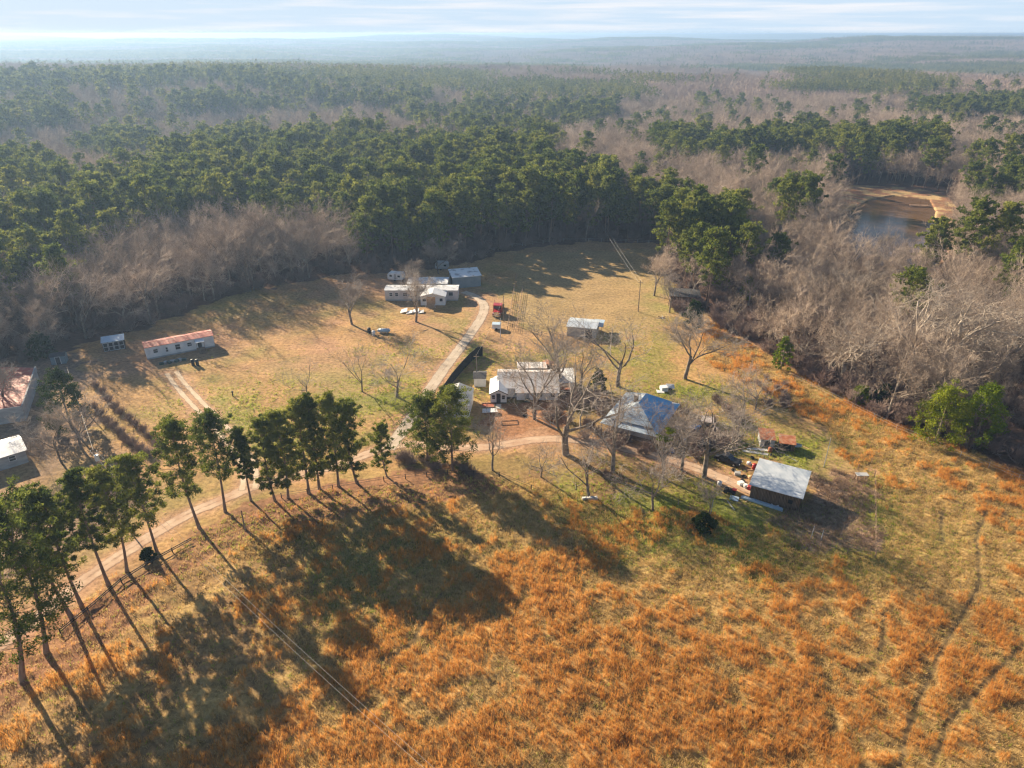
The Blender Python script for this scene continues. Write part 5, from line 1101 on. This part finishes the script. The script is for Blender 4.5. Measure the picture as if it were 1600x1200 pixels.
# long white pipes and sheet by the plank barn
x, y = W(1190, 788); o = G().box(-3.3, 3.3, -.22, .22, 0, .35).box(-3.1, 3.1, .3, .6, 0, .2).build('metal_channel', m_lightblue); o.location = (x, y, 0); o.rotation_euler = (0, 0, R(-33)); tag(o, 'long white metal channel lying in front of the plank barn', 'metal channel')
x, y = W(1196, 782); o = G().bar((-2.2, 0, .1), (2.2, .2, .1), .09, 8).build('pipe', m_white); o.location = (x, y, 0); o.rotation_euler = (0, 0, R(-18)); tag(o, 'thin white pipe between the metal channel and the plank wall', 'pipe')
x, y = W(1211, 789); o = G().ring((0, 0, .1), .5, .12, 18, 6).build('hose_coil', m_white, None, True); o.location = (x, y, 0); tag(o, 'white ring shaped coil lying at the foot of the plank wall', 'coil')
x, y = W(1147, 780); o = G().slab([(-.7, -.5, .12), (.7, -.5, .1), (.7, .5, .3), (-.7, .5, .32)], .05).build('tarp', m_lightblue); o.location = (x, y, 0); o.rotation_euler = (0, 0, R(-25)); tag(o, 'small pale blue sheet on the grass left of the metal channel', 'sheet')
x, y = W(1140, 770); e = empty('lawn_tractor', (x, y, 0), R(-30), 'small black lawn tractor with red hood on the grass by the dirt road end', 'lawn tractor')
G().prism([(-.9, .3), (.95, .3), (1.0, .75), (.2, .8), (-.1, .55), (-.9, .6)], -.35, .35).build('body', m_dark, e); G().box(.3, 1.03, -.3, .3, .8, .95).build('hood', m_redpaint, e); G().box(-.6, -.2, -.25, .25, .6, .75).box(-.65, -.58, -.25, .25, .75, 1.1).build('seat', m_rubber, e)
for x_, r_ in ((-.6, .35), (.7, .25)):
    for y_ in (-.45, .45): G().bar((x_, y_ - .1, r_), (x_, y_ + .1, r_), r_, 12).build('wheel', m_rubber, e)
G().bar((.1, 0, .7), (-.05, 0, 1.05), .03, 4).ring((-.05, 0, 1.05), .16, .02, 12, 4).build('steering_wheel', m_dark, e)
for k, (u, v, mt, h, lab) in enumerate([(1124, 758, m_white, .7, 'white bin left of the black lawn tractor'), (1165, 762, m_white, .6, 'white tub at the road end, lowest beside the plank barn'), (1170, 764, m_redpaint, .6, 'small red tub touching the left corner of the plank barn'), (1178, 733, m_redpaint, 1.0, 'dark red drum beside the upper left corner of the silver roof'), (1172, 748, m_tanwood, .5, 'tan tub on the sand left of the plank barn'),
                              (1170, 725, m_white, .35, 'tiny white bucket above the dirt road end'), (1203, 706, m_rust, .9, 'rusty drum above the silver roof near the pole rack'), (1077, 665, m_white, .7, 'white sack like tub among the parked cars')]):
    drum(u, v, mt, lab, h, .38)
for k, (u, v, rz, lab) in enumerate([(1186, 703, -12, 'long white board on the grass above the plank barn, upper one'), (1180, 708, -18, 'long grey white board on the grass above the plank barn, lower one')]):
    x, y = W(u, v); o = G().box(-2.2, 2.2, -.25, .25, 0, .1).box(-1.9, 2.4, .3, .5, .0, .08).build('board', m_greywall if k else m_white); o.location = (x, y, 0); o.rotation_euler = (0, 0, R(rz)); tag(o, lab, 'board')
x, y = W(1318, 868 - 118); e = empty('wooden_stand', (x + 3, y, 0), 0, 'weathered wooden feeding stand at the top of the brown garden plot', 'stand')
G().box(-1.1, .9, -.5, .5, 1.1, 1.2).build('top', m_greywall, e)
for a, b in ((-1, -.4), (.8, -.4), (-1, .4), (.8, .4)): G().bar((a, b, 0), (a, b, 1.1), .08, 4).build('leg', m_wood, e)
for k, (u, v, vt, lab) in enumerate([(1267, 842, 822, 'left of the two pale posts in the shade right of the plank barn'), (1282, 846, 828, 'right of the two pale posts in the shade right of the plank barn'), (1287, 730, 684, 'tall pale post standing between the rusty pens and the garden plot'), (1110, 805, 782, 'thin post on the slope left of the metal channel')]):
    x, y = W(u, v); o = G().bar((0, 0, -.1), (.1, 0, top_z(u, v, vt)), .08, 6, .06).build('post', m_greywall); o.location = (x, y, 0); tag(o, lab, 'post')
x, y = W(364, 619); o = G().bar((0, 0, 0), (0, 0, .9), .12, 8).bar((0, 0, .9), (.05, 0, 1.15), .2, 8).build('hydrant', m_dark); o.location = (x, y, 0); tag(o, 'short black hydrant standing alone on the open lawn', 'hydrant')
for k, (u, v, lab) in enumerate([(302, 571, 'left of two black upright barrels by the red roofed home porch'), (309, 571, 'right of two black upright barrels by the red roofed home porch')]): drum(u, v, m_dark, lab, 1.5, .35)
x, y = W(272, 566); e = empty('debris_pile', (x, y, 0), R(30), 'grey rubbish heap along the front wall of the red roofed mobile home', 'debris pile')
for k in range(7): G().box(-.5, .5, -.3, .3, 0, .5).build('crate', m_greywall if k % 2 else m_green, e).matrix_local = mathutils.Matrix.Translation((-2.6 + k * .8, .3 * (k % 2), 0)) @ mathutils.Matrix.Rotation(k, 4, 'Z')
x, y = W(921, 777); e = empty('stone_heap', (x, y - .6, 0), 0, 'white broken stones at the foot of the thick forked bare tree', 'stones')
rq = rs(4)
for k in range(5):
    p = rq.randn(8, 3) * .28; g = G().add([tuple(q + np.array([k * .5 - 1, 0, .2])) for q in (np.array([[-1, -1, -1], [1, -1, -1], [1, 1, -1], [-1, 1, -1], [-1, -1, 1], [1, -1, 1], [1, 1, 1], [-1, 1, 1]]) * .25 + p * .2)], [(0, 3, 2, 1), (4, 5, 6, 7), (0, 1, 5, 4), (1, 2, 6, 5), (2, 3, 7, 6), (3, 0, 4, 7)]); g.build('stone', m_concrete, e)
x, y = W(948, 745); e = empty('brush_pile', (x, y, 0), 0, 'tangled grey brush pile under the large bare tree before the blue roofed house', 'brush pile')
link(bpy.data.objects.new('branches', shrub(800, 1.3, 3.2, 40, 4).mesh('branches', [m_shrub])), e)
# small litter about the barn, the cars and the yards (look-alikes share a label)
bl = NM(); ob_ = grow(rs(9), (0, 0, .12), (1, .1, .02), 2.2, .08, [dict(k=5, wob=.12, up=0, tap=.4, n=5, c=5, t0=.25, a=40, lr=.55, rr=.6, cu=0), dict(k=4, wob=.15, up=0, tap=.4, n=3, c=3, t0=.2, a=35, lr=.6, rr=.7, cu=0), dict(k=3, wob=.15, up=0, tap=.5, n=3)])
for P_, R_, n_ in ob_: P_[..., 2] = np.maximum(P_[..., 2] * .5, .05); tubes(bl, P_, R_, n_)
br_me = bl.mesh('fallen_branch', [m_hbark])
def litter(name, cat, label, group, build, spots):
    for k, (u, v) in enumerate(spots):
        x, y = W(u, v); o = build(k); o.location = (x, y, 0); o.rotation_euler = (0, 0, k * 1.9 + u); tag(o, label, cat, group)
litter('tyre', 'tyre', 'black worn tyre lying on the ground around the barn and the parked cars', 'tyres strewn about', lambda k: G().ring((0, 0, .14), .3, .13, 14, 6).build('tyre', m_rubber, None, True), [(1163, 745), (1160, 752), (1146, 735), (1128, 712), (1060, 700), (1048, 694), (1206, 712), (1212, 702), (1175, 716), (1118, 695), (820, 650), (834, 645)])
litter('plank', 'plank', 'loose weathered plank lying in the rough yard between the pens and the barn', 'loose planks', lambda k: G().box(-1.3, 1.3, -.1, .1, .02, .08).build('plank', (m_wood, m_greywall, m_tanwood)[k % 3]), [(1192, 710), (1200, 700), (1165, 735), (1150, 716), (1140, 706), (1178, 700), (1226, 708), (1236, 716), (1170, 780), (1160, 788), (1142, 790), (1260, 700), (1130, 688), (1205, 694)])
litter('storage_box', 'box', 'small box left lying among the yard clutter near the parked cars', 'boxes in the yard clutter', lambda k: G().box(-.45, .45, -.35, .35, 0, .5).box(-.48, .48, -.38, .38, .5, .56).build('storage_box', (m_white, m_bluepaint, m_tanwood, m_greywall)[k % 4]), [(1072, 690), (1065, 684), (1090, 688), (1112, 684), (1052, 672), (1118, 672), (1128, 700), (1152, 742), (1157, 757), (1050, 706), (1086, 660)])
litter('fallen_branch', 'branch', 'fallen grey branch lying on the grass under the bare trees', 'fallen branches', lambda k: link(bpy.data.objects.new('fallen_branch', br_me)), [(900, 765), (970, 775), (1000, 790), (870, 745), (930, 790), (1060, 790), (830, 728), (990, 760), (640, 640), (1120, 780), (555, 520), (668, 515), (700, 690), (1080, 615)])
# pond dock
x, y = W(1440, 322); e = empty('dock', (x, y, 0), R(-8), 'small wooden dock on the far shore of the pond', 'dock')
G().box(-5, 3, -.8, .8, .3, .42).build('deck', m_wood, e)
for a in (-4.6, -1, 2.6):
    for b in (-.7, .7): G().bar((a, b, -1), (a, b, .7), .12, 5).build('post', m_wood, e)
#@@E

# ---------------------------------------------------------------- haze
hz = bpy.data.meshes.new('haze'); bx = [-14500, 14500, -1000, 15500, -90, 70]
vv = [(bx[i], bx[2 + j], bx[4 + k]) for k in (0, 1) for j in (0, 1) for i in (0, 1)]
hz.from_pydata(vv, [], [(0, 2, 3, 1), (4, 5, 7, 6), (0, 1, 5, 4), (2, 6, 7, 3), (0, 4, 6, 2), (1, 3, 7, 5)])
mh, t = newmat('haze'); pv_ = N(t, 'ShaderNodeVolumePrincipled'); pv_.inputs['Color'].default_value = (.33, .50, .76, 1); pv_.inputs['Density'].default_value = HAZE_DENSITY; pv_.inputs['Anisotropy'].default_value = .35
o = N(t, 'ShaderNodeOutputMaterial'); t.links.new(pv_.outputs[0], o.inputs['Volume']); hz.materials.append(mh)
ho = link(bpy.data.objects.new('haze', hz)); tag(ho, 'pale blue haze lying over the land', 'haze', kind='stuff')
